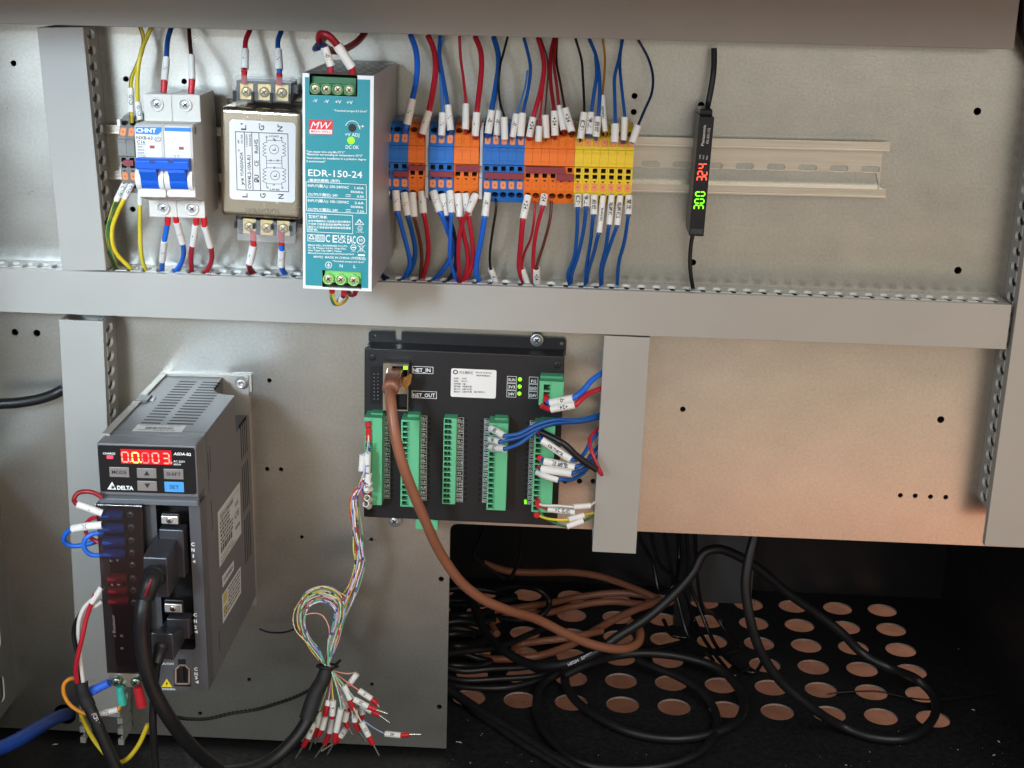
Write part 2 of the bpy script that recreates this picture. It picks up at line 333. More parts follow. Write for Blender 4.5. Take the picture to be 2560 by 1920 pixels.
# ---------------------------------------------------------------- wiring ducts
def duct(name, label, A, B, D, wd, tsign, slot_t0=True, wall_end=0., lid=True, phase=None, pitch=10., slot=True):
    es = (B - A); es.y = 0; Ln = es.length; es.normalize()
    et = V((es.z, 0, -es.x)) * tsign; n = V((0, -1, 0)); O = V((A.x, 0, A.z))
    root = empty(name, O, label, 'wiring duct', 'grey plastic wiring ducts')
    W = lambda s_, t_, w_: O + es*s_ + et*t_ + n*w_
    body = MB(); L2 = Ln + wall_end
    def slab(s0, s1, t0, t1, w0, w1, b): b.prism([W(s0,t0,w0), W(s1,t0,w0), W(s1,t1,w0), W(s0,t1,w0)], n*(w1-w0))
    slab(0, L2, 1, wd-1, .3, 1.8, body)
    slab(0, L2, wd-1.8, wd-.3, .3, D-1.6, body)
    eu, ev = es, n
    if (es.cross(n)).dot(et) > 0: ev = -n
    sg = 1 if ev == n else -1
    hs = []; ph = 5. if phase is None else (phase - O).dot(es) % pitch
    k = ph
    while slot and k < L2 - 4:
        hs.append([(k+a, sg*b) for a, b in ((-1.5,22),(-1.6,18.5),(-3.1,16.5),(-3.5,12),(-2.2,8.6),(0,7.6),(2.2,8.6),(3.5,12),(3.1,16.5),(1.6,18.5),(1.5,22))]); k += pitch
    body.holed(W(0, .3, 0), eu, ev, [(0, sg*.3), (L2, sg*.3), (L2, sg*(D-1.6)), (0, sg*(D-1.6))], hs, 1.9, mw=1)
    k = ph
    while slot and k + pitch < L2 - 4:
        a, b = k + 1.5, k + pitch - 1.5
        body.prism([W(a,.35,21.4), W(b,.35,21.4), W(b,.02,21.4), W(a,.02,21.4)], n*.5, 1); k += pitch  # pale ridge: the score line's highlight is put into its colour
    body.build('trough', [PVC, PVC_CUT_HI], root, O)
    if lid:
        c = MB(); slab(0, Ln, 0, wd, D-1.5, D, c); slab(0, Ln, 0, 1.0, D-6, D-1.5, c); slab(0, Ln, wd-1.0, wd, D-6, D-1.5, c)
        slab(0, Ln, 3.2, 4.6, D-6, D-1.5, c); slab(0, Ln, wd-4.6, wd-3.2, D-6, D-1.5, c)
        c.build('lid', PVC, root, O, bevel=.35)
    return root, W, Ln
A = P('s', 0, 670.6, 29); B = P('c3', 1087, 636, 29); A = A - (B - A).normalized() * 60
duct('wiring_duct', 'long grey plastic duct running across the middle with slots along its top', A, B, 29, 29.7, 1, phase=PZ('c3', 850, 567, B.z))
A = P('s', 0, 59.3, 30); B = P('s', 2534.5, 122.8, 30); A = A - (B - A).normalized() * 60
duct('wiring_duct', 'grey plastic duct along the top edge in shade, above all the wires', A, B, 30, 36, -1)
A = P('s', 2559, 648, 32); B = P('c4', 488, 1400, 32); A = A - (B - A).normalized() * 175
duct('wiring_duct', 'upright grey duct at the far right with slots facing the panel', A, B, 32, 30, -1, wall_end=-24, phase=P('c4', 470, 975, 14))
A = P('y1', 1744, 109, 29.2); B = P('y1', 1660, 1602, 29.2)
duct('wiring_duct', 'short upright grey duct right of the black controller box', A, B, 29.2, 30, -1)
A = P('c5', 1076, 350, 29); B = P('c6', 1692, 232, 29)
duct('wiring_duct', 'upright grey duct at upper left beside the circuit breaker', A, B, 29, 29.5, 1, phase=P('z1', 855, 985, 14))
A = P('c6', 1640, 1048, 29); B = P('a2', 1186, 1160, 29)
LLr, LLW, LLn = duct('wiring_duct', 'upright grey duct at lower left behind the servo drive with open fingers below', A, B, 29, 29.5, 1, wall_end=0, phase=P('c6', 1770, 1150, 14))
nn = V((0, -1, 0))
for j in range(3):
    s0 = LLn + 1 + j*8.6
    for t0 in (.3, 28.2):
        fm = MB()
        fm.prism([LLW(s0, t0, 2), LLW(s0+6.4, t0, 2), LLW(s0+6.4, t0+1.3, 2), LLW(s0, t0+1.3, 2)], nn*22.3)
        fm.prism([LLW(s0+1, t0-1.4, 24), LLW(s0+5.6, t0-1.4, 24), LLW(s0+5.6, t0+2.6, 24), LLW(s0+1, t0+2.6, 24)], nn*3.2)
        fm.build('finger', PVC, LLr, LLr.location/S, bevel=.3)
# ---------------------------------------------------------------- rail
a, b = P('s', 1640, 344.1, 7.5), P('s', 2227.3, 356.6, 7.5); c, d = P('s', 1640, 480.1, 7.5), P('s', 2211.9, 494.7, 7.5)
es = ((b - a).normalized() + (d - c).normalized()).normalized(); ez = V((-es.z, 0, es.x)); ctr = (b + d) / 2; ctr.y = 0
hw = abs((b - d).dot(ez)) / 2; nn = V((0, -1, 0)); Lr = 520.
def RW(s_, z_, w_): return ctr - es*(Lr - s_) + ez*z_ + nn*w_
mb = MB()
hs = []
for i in range(-14, 5):
    p = P('y7', 533 + 188.9*i, 807.5 + 4.5*i, 1.2) if abs(i) < 9 else None
    if p: hs.append([((x), y) for x, y in obround((p - RW(0, 0, 0)).dot(es), (p - RW(0, 0, 0)).dot(ez), 12.2, 4.4)])
mb.holed(RW(0, 0, 1.2), es, ez, [(0, -hw+5), (Lr-3, -hw+5), (Lr-3, hw-5), (0, hw-5)], hs, 1.0)
for sg in (1, -1):
    for z0, z1, w0, w1, e in ((hw-5.6, hw-4.4, .2, 7.2, 2), (hw-5, hw, 6.1, 7.3, 0), (hw-.9, hw, 7.3, 8.0, 0), (hw-5.6, hw-4.9, 7.3, 8.1, 0)):
        mb.prism([RW(0,sg*z0,w0), RW(Lr-e,sg*z0,w0), RW(Lr-e,sg*z1,w0), RW(0,sg*z1,w0)], nn*(w1-w0))
rail = mb.build('mounting_rail', ALU, origin=RW(Lr/2, 0, 0))
tag(rail, 'slotted aluminium mounting rail carrying the breaker, supply and terminal blocks', 'rail')
# ---------------------------------------------------------------- box at the far left
p = P('a2', 134, 975, 0); mb = MB(); x1 = p.x
mb.holed((x1, 0, 0), (0, -1, 0), (0, 0, 1), [(0, p.z), (170, p.z), (170, -235), (0, -235)],
         [[(y + 0, zz) for zz, y in obround(p.z + 20, 22, 20, 9)], [(y + 0, zz) for zz, y in obround(p.z + 62, 22, 20, 9)]], 1.2, mw=1)
LB = mat('left_box_paint', '#8b8b86', .45, .35, .06, 80); WH = mat('slot_reflection_white', '#e4e2dc', .45, var=.03)  # white slot walls stand in for the reflection in the oval holes
box = empty('enclosure_box', (x1, 0, p.z), 'grey metal side box with pale oval slots at the far left edge', 'box')
mb.build('side_panel', [LB, WH], box, (x1, 0, p.z))
MB().box((x1 - 60, -170, p.z), (x1 - 1.5, 0, -235)).build('casing', LB, box, (x1, 0, p.z))
# ================================================================ devices
WPL = mat('breaker_white', '#dfdfdc', .38, var=.03, scale=200)
WPL2 = mat('breaker_cream', '#cfccc4', .42, var=.04, scale=200)
BLU = mat('toggle_blue', '#1f5fd0', .35, var=.05)
INK = mat('black_print', '#26262a', .6, var=0); INKB = mat('blue_print', '#2a7fd0', .5, var=0); WHP = mat('white_print', '#e9eeee', .5, var=0)
RED = mat('red_window', '#a33a3f', .4, var=0); REDP = mat('red_print', '#d8343a', .45, var=0)
GOLD = mat('brass', '#dcc078', .38, .85, .08, 300); NICK = mat('nickel', '#c9c2b2', .22, 1, .08, 300)
CLEAR = mat('clear_cover', '#eef0f2', .06, var=0, alpha=.10, spec=.9)
PAPER = mat('white_label', '#e6e3e0', .5, var=.02); PAPER2 = mat('pale_label', '#d9d9d6', .5, var=.02)
def ribbon(mb, pts, wd, nrm=(0, -1, 0), mi=0, close=False):
    pts = [V(p) for p in pts]; n = V(nrm); m = len(pts)
    for i in range(m if close else m - 1):
        a, b = pts[i], pts[(i+1) % m]; e = (b - a).normalized(); u = n.cross(e) * wd/2; x = e * wd * .2
        mb.add([a-u-x, b-u+x, b+u+x, a+u-x], [(0, 1, 2, 3)], mi)
def dash(dev, mb, z, x0, y0, x1, y1, w, h, mi=0, seed=3, lift=.12):     # a line of print too small to read
    rr = random.Random(seed); x = 0.; L = math.hypot(x1-x0, y1-y0)
    while x < L:
        k = min(L - x, rr.uniform(.7, 2.2) * h); a, b = x / L, (x + k) / L
        p, q = dev.at(z, x0+(x1-x0)*a, y0+(y1-y0)*a, w), dev.at(z, x0+(x1-x0)*b, y0+(y1-y0)*b, w); hh = dev.mm(z, h) * rr.uniform(.6, .8)
        e = (q-p).normalized(); up = V((0, -1, 0)).cross(e)*hh; n = V((0, -lift, 0))
        mb.add([p+n, q+n, q+up+n, p+up+n], [(0, 1, 2, 3)], mi); x += k + rr.uniform(.3, .6) * h
# ---------------------------------------------------------------- circuit breaker
d = Dev('circuit_breaker', 'white two-pole circuit breaker with blue toggle bar, between the upright duct and the filter', 'circuit breaker', 'z2', (45, 398), (492, 408), 70)
Wd = d.wid; hw2 = Wd/2
vT = d.uv('z2', 120, 168, -22)[1]; v1 = d.uv('z2', 120, 374, -22)[1]; v0 = 0.; vF = d.uv('z2', 75, 965, 0)[1]; vL = d.uv('z2', 175, 978, -22)[1]; vB = d.uv('z2', 175, 1113, -22)[1]
for i in (0, 1):
    x0 = i*hw2 + .06; mb = MB()
    pr = [(vT, -58), (vT, -22), (v1, -22), (v0, -3), (v0-2, 0), (vF+1.5, 0), (vF, -2), (vL, -20), (vL-.2, -22), (vB, -22), (vB, -58), (vB+18, -62), (vT-18, -62)]
    mb.prism([(x0, -w_, v) for v, w_ in pr], (hw2 - .12, 0, 0))
    d.part('pole', mb, WPL2, bevel=.45)
    mb = MB(); vc = d.uv('z2', 60, 812, 0)[1]
    for xa, xb in ((.3, 3.6), (hw2-3.2, hw2-.3)): mb.cyl((x0+xa, 3.2, vc), (1, 0, 0), 8.6, xb-xa, 28)
    d.part('toggle_guard', mb, WPL)
    d.part('toggle', MB().cyl((x0+3.7, 2.6, vc), (1, 0, 0), 7.8, hw2-7.1, 24).prism([(x0+4, -4, vc+5), (x0+4, -9, vc+8), (x0+4, -9, vc+5), (x0+4, -5, vc-1)], (hw2-7.6, 0, 0)), BLU)
    q = d.at('z2', 75 + i*228, 878, 1.2); q2 = d.at('z2', 297 + i*228, 965, 1.2)
    d.part('lower_cover', MB().box((q.x, .5, q.z), (q2.x-.3, -1.8, q2.z)), WPL, bevel=.7)
    f = d.at('z2', 50 + i*224, 400, 0); f2 = d.at('z2', 268 + i*222, 655, 0)
    d.part('face_plate', MB().box((f.x+.2, .3, f.z-1.2), (f2.x-.2, -.5, f2.z-2)), WPL, bevel=.3)
    for (x, y) in ((222, 247), (270, 1045)):
        c = d.at('z2', x + i*(218 if y < 500 else 222), y + 5*i, -22)
        r = MB().lathe(c, (0, -1, 0), [(4.3, 0), (4.3, 1.2), (3.5, 1.3), (3.3, -.6)], 22)
        rg = d.part('screw_collar', r, WPL)
        s_ = MB(); screw_head(s_, c + V((0, .6, 0)), 2.9, 18, h=1.2); d.part('screw', s_, [STEEL, INK], rg)
sv = MB(); q = d.at('z1', 1722, 1140, 0); sv.cyl((Wd-.06, 7, q.z), (1, 0, 0), 2.6, .25, 16); d.part('side_plug', sv, mat('plug_grey', '#86847e', .5, var=0))
bar = MB(); a = d.at('z2', 57, 662, 9); b = d.at('z2', 470, 768, 9)
bar.prism([(a.x, -3, a.z), (a.x, -8.5, a.z), (a.x, -10.5, a.z-1.5), (a.x, -10, b.z+1.5), (a.x, -6.5, b.z), (a.x, -2, b.z)], (b.x-a.x, 0, 0))
for x in (185, 328):
    q = d.at('z2', x, 685, 10.4); bar.box((q.x-2, -10.2, q.z-1.6), (q.x+2, -10.75, q.z+1.2), 1)
d.part('toggle_bar', bar, [BLU, mat('toggle_notch', '#123a86', .5, var=0)], bevel=.5)
pr = MB(); w0 = .5
q = [d.at('z2', *p, w0) + V((0, -.12, 0)) for p in ((57, 420), (258, 424), (258, 455), (232, 482), (60, 474))]; pr.add(q, [tuple(range(5))], 1)
q = [d.at('z2', *p, w0) + V((0, -.12, 0)) for p in ((281, 425), (483, 430), (483, 459), (281, 453))]; pr.add(q, [(0, 1, 2, 3)], 1)
d.t(pr, 'z2', 'CHNT', 64, 462, 218, 466, w0, 32, bold=.03, mi=2, lift=.2)
d.t(pr, 'z2', 'NXB-63', 66, 515, 190, 520, w0, 24); d.t(pr, 'z2', 'C16', 70, 548, 132, 550, w0, 24)
cc = d.at('z2', 230, 517, w0); pr.add([cc + V((math.cos(a_/16*6.2832)*rx, -.1, math.sin(a_/16*6.2832)*rz)) for rx, rz in ((2.1, 1.6), (1.8, 1.3)) for a_ in range(16)], [(i, (i+1) % 16, 16+(i+1) % 16, 16+i) for i in range(16)])
d.t(pr, 'z2', '(CC', 214, 526, 246, 527, w0, 18)
for y, t in ((580, '400V~'), (603, '50Hz'), (626, '6000A')): d.t(pr, 'z2', t, 75, y, 128, y+1, w0, 11)
for y in (558, 637): ribbon(pr, [d.at('z2', 72, y, w0+.1), d.at('z2', 135, y+2, w0+.1)], .25)
d.t(pr, 'z2', 'I / ON', 78, 656, 140, 657, w0, 10); d.t(pr, 'z2', '16  16', 352, 645, 395, 646, w0, 9)
ribbon(pr, [d.at('z2', 360, 648, w0+.1), d.at('z2', 372, 662, w0+.1)], .2); ribbon(pr, [d.at('z2', 384, 648, w0+.1), d.at('z2', 396, 662, w0+.1)], .2)
for x, y in ((168, 564), (392, 574)):
    q = [d.at('z2', x+a_, y+b_, w0) + V((0, -.14, 0)) for a_, b_ in ((0, 0), (37, 1), (37, 23), (0, 22))]; pr.add(q, [(0, 1, 2, 3)], 3)
d.part('lettering', pr, [INK, INKB, WHP, RED])
# ---------------------------------------------------------------- line filter
FGOLD = mat('filter_can', '#c0b39d', .27, 1., .05, 60, .05)
d = Dev('line_filter', 'squat gold-grey metal mains filter with white circuit label left of the teal supply', 'mains filter', 'z2', (705, 262), (1338, 298), 40)
bl_ = d.at('z2', 735, 1108, 0); Wd = d.wid
d.part('can', MB().box((0, 0, 0), (Wd, 33, bl_.z)), FGOLD, bevel=3.4, seg=5)
d.part('base_flange', MB().box((-3.0, 33, 1.5), (Wd+2, 36, bl_.z-1.5)).box((2, 35, 9), (Wd-2, 37, bl_.z-9)), mat('flange_steel', '#6a655c', .4, .85, .06), bevel=.6)
a = d.uv('z2', 778, 362); b = d.uv('z2', 1282, 1005)
lb = MB().holed((0, -.25, 0), (1, 0, 0), (0, 0, 1), rrect(a[0], a[1], b[0], b[1], 2.4), [], .2)
lab = d.part('label_plate', lb, PAPER)
pr = MB(); w0 = .3
for t, x, y0, y1 in (("L'", 908, 446, 394), ("G'", 1046, 450, 398), ("N'", 1188, 457, 405)): d.t(pr, 'z2', t, x, y0, x-1, y1, w0, 40)
for t, x, y0, y1 in (("L", 918, 964, 932), ("G", 1057, 969, 932), ("N", 1196, 975, 938)): d.t(pr, 'z2', t, x, y0, x-1, y1, w0, 42)
for p, q in (((825,458),(1228,476)),((838,905),(1234,920)),((825,458),(838,905)),((1228,476),(1234,920)),((893,461),(907,908)),((950,464),(961,910)),((1005,466),(1018,912))):
    ribbon(pr, [d.at('z2', *p, w0+.1), d.at('z2', *q, w0+.1)], .45)
d.t(pr, 'z2', 'ys', 890, 872, 887, 815, w0, 24, bold=.02, shear=.2); d.t(pr, 'z2', 'YUNSANDA', 888, 805, 882, 618, w0, 24, shear=.2); d.t(pr, 'z2', '®', 858, 610, 857, 594, w0, 12)
d.t(pr, 'z2', 'EMI', 855, 548, 853, 522, w0, 11); d.t(pr, 'z2', 'FILTER', 882, 548, 880, 478, w0, 13)
d.t(pr, 'z2', 'CW4L2-10A-R1', 947, 896, 941, 640, w0, 26); d.t(pr, 'z2', '115/250V', 920, 572, 917, 475, w0, 14); d.t(pr, 'z2', '50/60HZ', 945, 570, 943, 477, w0, 14)
d.t(pr, 'z2', 'ЯU', 1005, 850, 1004, 790, w0, 34, bold=.03); d.t(pr, 'z2', 'CE', 1003, 725, 1002, 680, w0, 32); d.t(pr, 'z2', 'RoHS', 1000, 625, 997, 518, w0, 28)
def C(x, y): return d.at('z2', x, y, w0+.1)
for cx, cy in ((1122, 595), (1130, 795)):
    ribbon(pr, [C(cx + 35*math.cos(t*.393), cy + 35*math.sin(t*.393)) for t in range(16)], .3, close=True); d.t(pr, 'z2', 'L', cx+12, cy+10, cx+12, cy-14, w0, 24)
    for x, sg in ((1062, -1), (1186, 1)):
        for j in range(4):
            yy = cy - 42 + j*28; ribbon(pr, [C(x + sg*26*math.sin(t*.393)*(1 if t < 9 else .2), yy - 14 + 28*t/8) for t in range(9)], .3)
for x0, x1 in ((1062, 1070), (1180, 1188)):
    for ya, yb in ((500, 545), (645, 740), (848, 885)): ribbon(pr, [C(x0, ya), C(x0+4, yb)], .3)
for y in (525, 680, 700, 735, 858): ribbon(pr, [C(1064, y), C(1184, y+3)], .25)
for x, y in ((1120, 515), (1130, 525), (1095, 680), (1150, 680), (1125, 735), (1120, 865), (1065, 498), (1178, 505), (1072, 888), (1186, 890)):
    ribbon(pr, [C(x + 6*math.cos(t*.785), y + 6*math.sin(t*.785)) for t in range(8)], .3, close=True)
d.t(pr, 'z2', 'LOAD', 1085, 498, 1160, 502, w0, 14); d.t(pr, 'z2', 'LINE', 1090, 908, 1165, 911, w0, 14)
d.part('lettering', pr, INK, lab)
em = MB(); d.t(em, 'z2', 'YUNSANDA', 1168, 1052, 900, 1046, 0, 46); d.part('embossing', em, mat('emboss', '#7c705e', .45, .6, var=0))
for yy, rows, x0, sg in ((150, ((910, 150), (1047, 155), (1182, 160)), 805, 1), (1190, ((932, 1186), (1066, 1196), (1193, 1202)), 840, -1)):
    bs = MB(); a = d.at('z2', 838 if sg > 0 else 850, 60 if sg > 0 else 1135, -14); b = d.at('z2', 1262 if sg > 0 else 1266, 238 if sg > 0 else 1262, -14)
    bs.box((a.x, 12, a.z), (b.x, 30, b.z))
    for k in range(4):
        x = a.x + (b.x - a.x)*k/3; bs.box((x-.9, 5, a.z - (6 if sg > 0 else 0)), (x+.9, 14, b.z + (0 if sg > 0 else 5)))
    tb = d.part('terminal_block', bs, mat('black_plastic', '#1b1b1c', .45, var=.05), bevel=.3)
    for x, y in rows:
        c = d.at('z2', x, y, -11)
        d.part('terminal_plate', MB().box((c.x-4.2, 11.9, c.z-5), (c.x+4.2, 11.2, c.z+5)), GOLD, tb, bevel=.2)
        s_ = MB(); screw_head(s_, c + V((0, .4, 0)), 3.3, 18, h=2.0); d.part('screw', s_, [GOLD, INK], tb)
    a = d.at('z2', x0, 20 if sg > 0 else 1130, -6); b = d.at('z2', x0+445, 236 if sg > 0 else 1318, -6)
    cv = MB().box((a.x, 5.6, a.z), (b.x, 6.6, b.z)).box((a.x, 6.6, a.z), (a.x+.9, 20, b.z)).box((b.x-.9, 6.6, a.z), (b.x, 20, b.z)).box((b.x, 12, a.z-5), (b.x+3, 16, b.z+5))
    zt = a.z if sg > 0 else b.z; cv.box((a.x+.9, 6.6, zt), (b.x-.9, 20, zt - .9*sg))
    d.part('clear_cover', cv, CLEAR)
# ---------------------------------------------------------------- power supply
TEAL = mat('teal_print', '#2b8d99', .42, var=.03, scale=200); CASE = mat('supply_case', '#b9b9b6', .42, .6, .06, 60, .06)
GRN = mat('terminal_green', '#5f9a6a', .4, var=.04); GRN2 = mat('terminal_green_dark', '#3f7350', .4, var=.04); LGRN = mat('terminal_light_green', '#8ed27a', .4, var=.04)
d = Dev('power_supply', 'tall teal-fronted power supply in a metal case with a perforated top', 'power supply', 'z3', (38, 290), (461, 308), 118.1)
Wd = d.wid; H = -d.at('z3', 56, 1566, 0).z
n1 = d.at('r4', 228, 25, 0).x; n2 = d.at('r4', 1064, 25, 0).x; nz = d.at('r4', 640, 413, 0).z
b1 = d.at('r5', 318, 1243, 0); b2 = d.at('r5', 799, 1262, 0)
mb = MB()
out = [(0, 0), (0, -H), (Wd, -H), (Wd, 0), (n2, 0), (n2, nz), (n1, nz), (n1, 0)]
out = [p for p in out][::1]
mb.holed((0, 0, 0), (1, 0, 0), (0, 0, 1), out, [[(b1.x, -H+1.2), (b2.x, -H+1.2), (b2.x, b1.z), (b1.x, b1.z)]], 1.2)
d.part('front_plate', mb, mat('supply_white', '#dfe4e6', .4, var=.02))
mb = MB(); t_ = 2.1
tl = d.at('r4', 155, 70, 0); tr = d.at('r4', 1275, 118, 0)
lo = [(tl.x, -2.2), (n1, -2.2), (n1, nz), (n2, nz), (n2, -2.2), (Wd-2, -2.2), (Wd-2, -H+2), (b2.x, -H+2), (b2.x, b1.z), (b1.x, b1.z), (b1.x, -H+2), (tl.x, -H+2)]
mb.holed((0, -.15, 0), (1, 0, 0), (0, 0, 1), lo, [], .1); lab = d.part('front_label', mb, TEAL)
mb = MB().box((0, 1.2, -H), (1, 110, 0)).box((Wd-1, 1.2, -H), (Wd, 110, 0)).box((1, 1.2, -H), (Wd-1, 110, -H+1)).box((1, 108, -H+1), (Wd-1, 110, -1.2)).box((1, 16, -H+1), (Wd-1, 18, -3), 1)
d.part('casing', mb, [CASE, DARK])
mb = MB(); hs = []
for i in range(6):
    for k in range(9): hs.append(obround(5.2 + i*6.0 + (3 if k % 2 else 0)*.6, 24 + k*9.2, 4.2, 4.6))
mb.holed((1, 0, -.1), (1, 0, 0), (0, 1, 0), [(0, 1.2), (Wd-2, 1.2), (Wd-2, 110), (0, 110)], [[(x-1, y) for x, y in h] for h in hs], .12, mb=1)
d.part('vented_top', mb, [mat('vent_steel', '#8d8d8a', .4, .7, .05), mat('vent_light_white', '#f2f2f0', .5, var=0)])  # white hole bottoms stand in for light seen through the vents
bk = MB(); a = d.at('r4', 270, 72, -5); b = d.at('r4', 1042, 215, -5); bk.box((a.x, 5, a.z), (b.x, 15, nz+.3)).box((a.x-.4, 2.5, d.at('r4', 640, 205, -2).z), (b.x+.2, 15, nz+.4))
SBR = mat('screw_pale_brass', '#cdbf9f', .42, .75, .08, 300)
tb = d.part('output_terminal', bk, GRN2, bevel=.3)
for x, y in ((335, 283), (530, 293), (724, 303), (922, 310)):
    c = d.at('r4', x, y, -1.5)
    r = MB().lathe(c, (0, -1, 0), [(3.15, 0), (3.15, 1.6), (2.45, 1.6), (2.4, .1)], 20); r.cyl(c + V((0, 1.5, 0)), (0, -1, 0), 3.15, 1.5, 20); d.part('collar', r, GRN, tb)
    s_ = MB(); screw_head(s_, c + V((0, -.1, 0)), 2.42, 18, h=.9); d.part('screw', s_, [SBR, INK], tb)
bk = MB(); bk.box((b1.x+1, 3, b1.z-.2), (b2.x-.6, 15, -H+3.5)); tb = d.part('input_terminal', bk, LGRN, bevel=.3)
for x, y in ((397, 1350), (548, 1357), (705, 1367)):
    c = d.at('r5', x, y, -1.5)
    r = MB().lathe(c, (0, -1, 0), [(3.3, 0), (3.3, 1.6), (2.5, 1.6), (2.4, .1)], 20); r.cyl(c + V((0, 1.5, 0)), (0, -1, 0), 3.3, 1.5, 20); d.part('collar', r, LGRN, tb)
    s_ = MB(); screw_head(s_, c + V((0, -.1, 0)), 2.5, 18, h=.9); d.part('screw', s_, [SBR, INK], tb)
pr = MB(); w0 = .15
T = lambda z, t, x0, y0, x1, y1, h=None, **k: d.t(pr, z, t, x0, y0, x1, y1, w0, h, **k)
for x, y, t in ((292, 522, '-V'), (488, 533, '-V'), (680, 543, '+V'), (876, 553, '+V')): T('r4', t, x, y, x + (80 if t == '-V' else 105), y+3, 58, bold=.01)
T('r4', '"Terminal torque 5.5 Lb-in"', 655, 682, 1232, 697, 34)
q = [d.at('r4', *p, w0) + V((0, -.1, 0)) for p in ((226, 825), (640, 838), (630, 1082), (222, 1075))]; pr.add(q, [(0, 1, 2, 3)], 1)
q = [d.at('r4', *p, w0) + V((0, -.14, 0)) for p in ((238, 990), (624, 1000), (618, 1072), (234, 1062))]; pr.add(q, [(0, 1, 2, 3)], 0)
T('r4', 'MW', 250, 975, 575, 985, 122, bold=.0, shear=.38, lift=.2); T('r4', 'MEAN WELL', 258, 1045, 600, 1055, 42, mi=1, lift=.24)
c = d.at('r4', 975, 965, w0)
ribbon(pr, [c + V((4.0*math.cos(math.radians(a_)), -.1, 4.0*math.sin(math.radians(a_)))) for a_ in range(165, -5, -14)], .35)
e = c + V((4.0, -.1, 0)); pr.add([e + V((-1.0, 0, 1.6)), e + V((.5, 0, 1.2)), e + V((.5, 0, -1.2))], [(0, 1, 2)])
T('r4', '+', 1122, 965, 1180, 967, 58); T('r4', '+V ADJ', 848, 1108, 1095, 1118, 60, bold=.005); T('r4', 'DC OK', 860, 1325, 1088, 1332, 62, bold=.005)
for y, t, x1 in ((1388, '"Use copper wire only,Min.75°C"', 845), (1436, '"Maximum surrounding air temperature: 50°C"', 1155), (1498, '"Instructions for installation in a pollution degree', 1215), (1556, '2 environment"', 510)):
    T('r4', t, 180, y, x1, y + (x1-180)*.028, 34)
T('r5', 'EDR-150-24', 150, 95, 808, 122, 82, bold=.008)
T('r5', '(電源供應器) (型號)', 153, 160, 537, 172, 26)
for p, q in (((122,168),(857,204)),((128,352),(855,384)),((130,522),(860,556)),((122,168),(130,522)),((857,204),(860,556)),((128,552),(690,578)),((690,578),(692,802)),((692,802),(138,775)),((138,775),(128,552))):
    ribbon(pr, [d.at('r5', *p, w0+.1), d.at('r5', *q, w0+.1)], .3)
for y0, a_, v1_, v2_ in ((228, '200-240VAC', '1.65A', '6.5A'), (410, '100-120VAC', '2.6A', '5.2A')):
    T('r5', 'INPUT(輸入): ' + a_, 145, y0, 645, y0+24, 32); T('r5', v1_, 715, y0+28, 828, y0+33, 30)
    T('r5', '50/60Hz', 667, y0+74, 822, y0+82, 28); T('r5', 'OUTPUT(輸出): 24V', 148, y0+106, 512, y0+122, 32); T('r5', v2_, 745, y0+130, 832, y0+136, 30)
    ribbon(pr, [d.at('r5', 607, y0+97, w0+.1), d.at('r5', 668, y0+100, w0+.1)], .3)
    for k in range(3): ribbon(pr, [d.at('r5', 607+k*22, y0+118, w0+.1), d.at('r5', 621+k*22, y0+119, w0+.1)], .3)
T('r5', '警告使用者:', 153, 606, 385, 616, 30)
for y, t, x1 in ((655, '此為甲類資訊技術設備,於居住環境中', 668), (693, '使用時,可能會造成射頻擾動,在此種', 668), (731, '情況下,使用者會被要求採取某些適當', 668), (762, '的對策。', 268)): T('r5', t, 150, y, x1, y + (x1-150)*.028, 22)
ribbon(pr, [d.at('r5', *p, w0+.1) for p in ((772, 625), (828, 692), (722, 690))], .4, close=True)
def circ(x, y, r, wd): ribbon(pr, [d.at('r5', x + r*math.cos(t*.3927), y + r*math.sin(t*.3927), w0+.1) for t in range(16)], wd, close=True)
circ(772, 662, 18, .3); circ(780, 738, 27, .35); T('r5', 'UL', 768, 750, 794, 751, 22); T('r5', 'LISTED', 738, 785, 830, 789, 12)
for r in ((142,806,240,896),(250,810,348,900)): d.frame(pr, 'r5', *r, w0, .3)
ribbon(pr, [d.at('r5', *p, w0+.1) for p in ((188, 815), (222, 865), (158, 862))], .5, close=True)
for k in range(6): dash(d, pr, 'r5', 256, 826+k*13, 342, 829+k*13, w0, 10, seed=k)
T('r5', 'C', 360, 900, 415, 903, 92); T('r5', 'E', 446, 905, 505, 908, 92); T('r5', 'UK', 512, 860, 610, 864, 46, bold=.02); T('r5', 'CA', 514, 912, 612, 916, 46, bold=.02); T('r5', 'EAC', 626, 918, 728, 922, 98)
circ(790, 882, 46, .7); T('r5', '10', 768, 895, 812, 898, 34, bold=.03)
for y, t, x1 in ((950, 'MEAN WELL ENTERPRISES CO.,LTD.', 632), (980, 'No. 28, Wuquan 3rd Rd., Wugu Dist.,', 615), (1012, 'New Taipei City 24891, Taiwan', 556), (1044, 'Manual:www.meanwell.com/manual.html', 705)): T('r5', t, 148, y, x1, y + (x1-148)*.03, 22)
circ(700, 968, 32, .4); ribbon(pr, [d.at('r5', 682, 968, w0+.1), d.at('r5', 724, 970, w0+.1)], .7); T('r5', 'RoHS', 678, 1020, 724, 1022, 12)
for p, q in (((750,938),(845,1030)),((845,938),(748,1028)),((775,950),(822,952)),((778,952),(785,1012)),((818,954),(812,1012)),((785,1012),(812,1012))): ribbon(pr, [d.at('r5', *p, w0+.1), d.at('r5', *q, w0+.1)], .3)
q = [d.at('r5', *p, w0) + V((0, -.12, 0)) for p in ((755, 1050), (840, 1053), (840, 1074), (755, 1071))]; pr.add(q, [(0, 1, 2, 3)])
T('r5', 'MW02  MADE IN CHINA (中國製造)', 218, 1095, 852, 1120, 30, bold=.008); T('r5', '"Terminal torque 6.5 Lb-in"', 445, 1143, 835, 1158, 22)
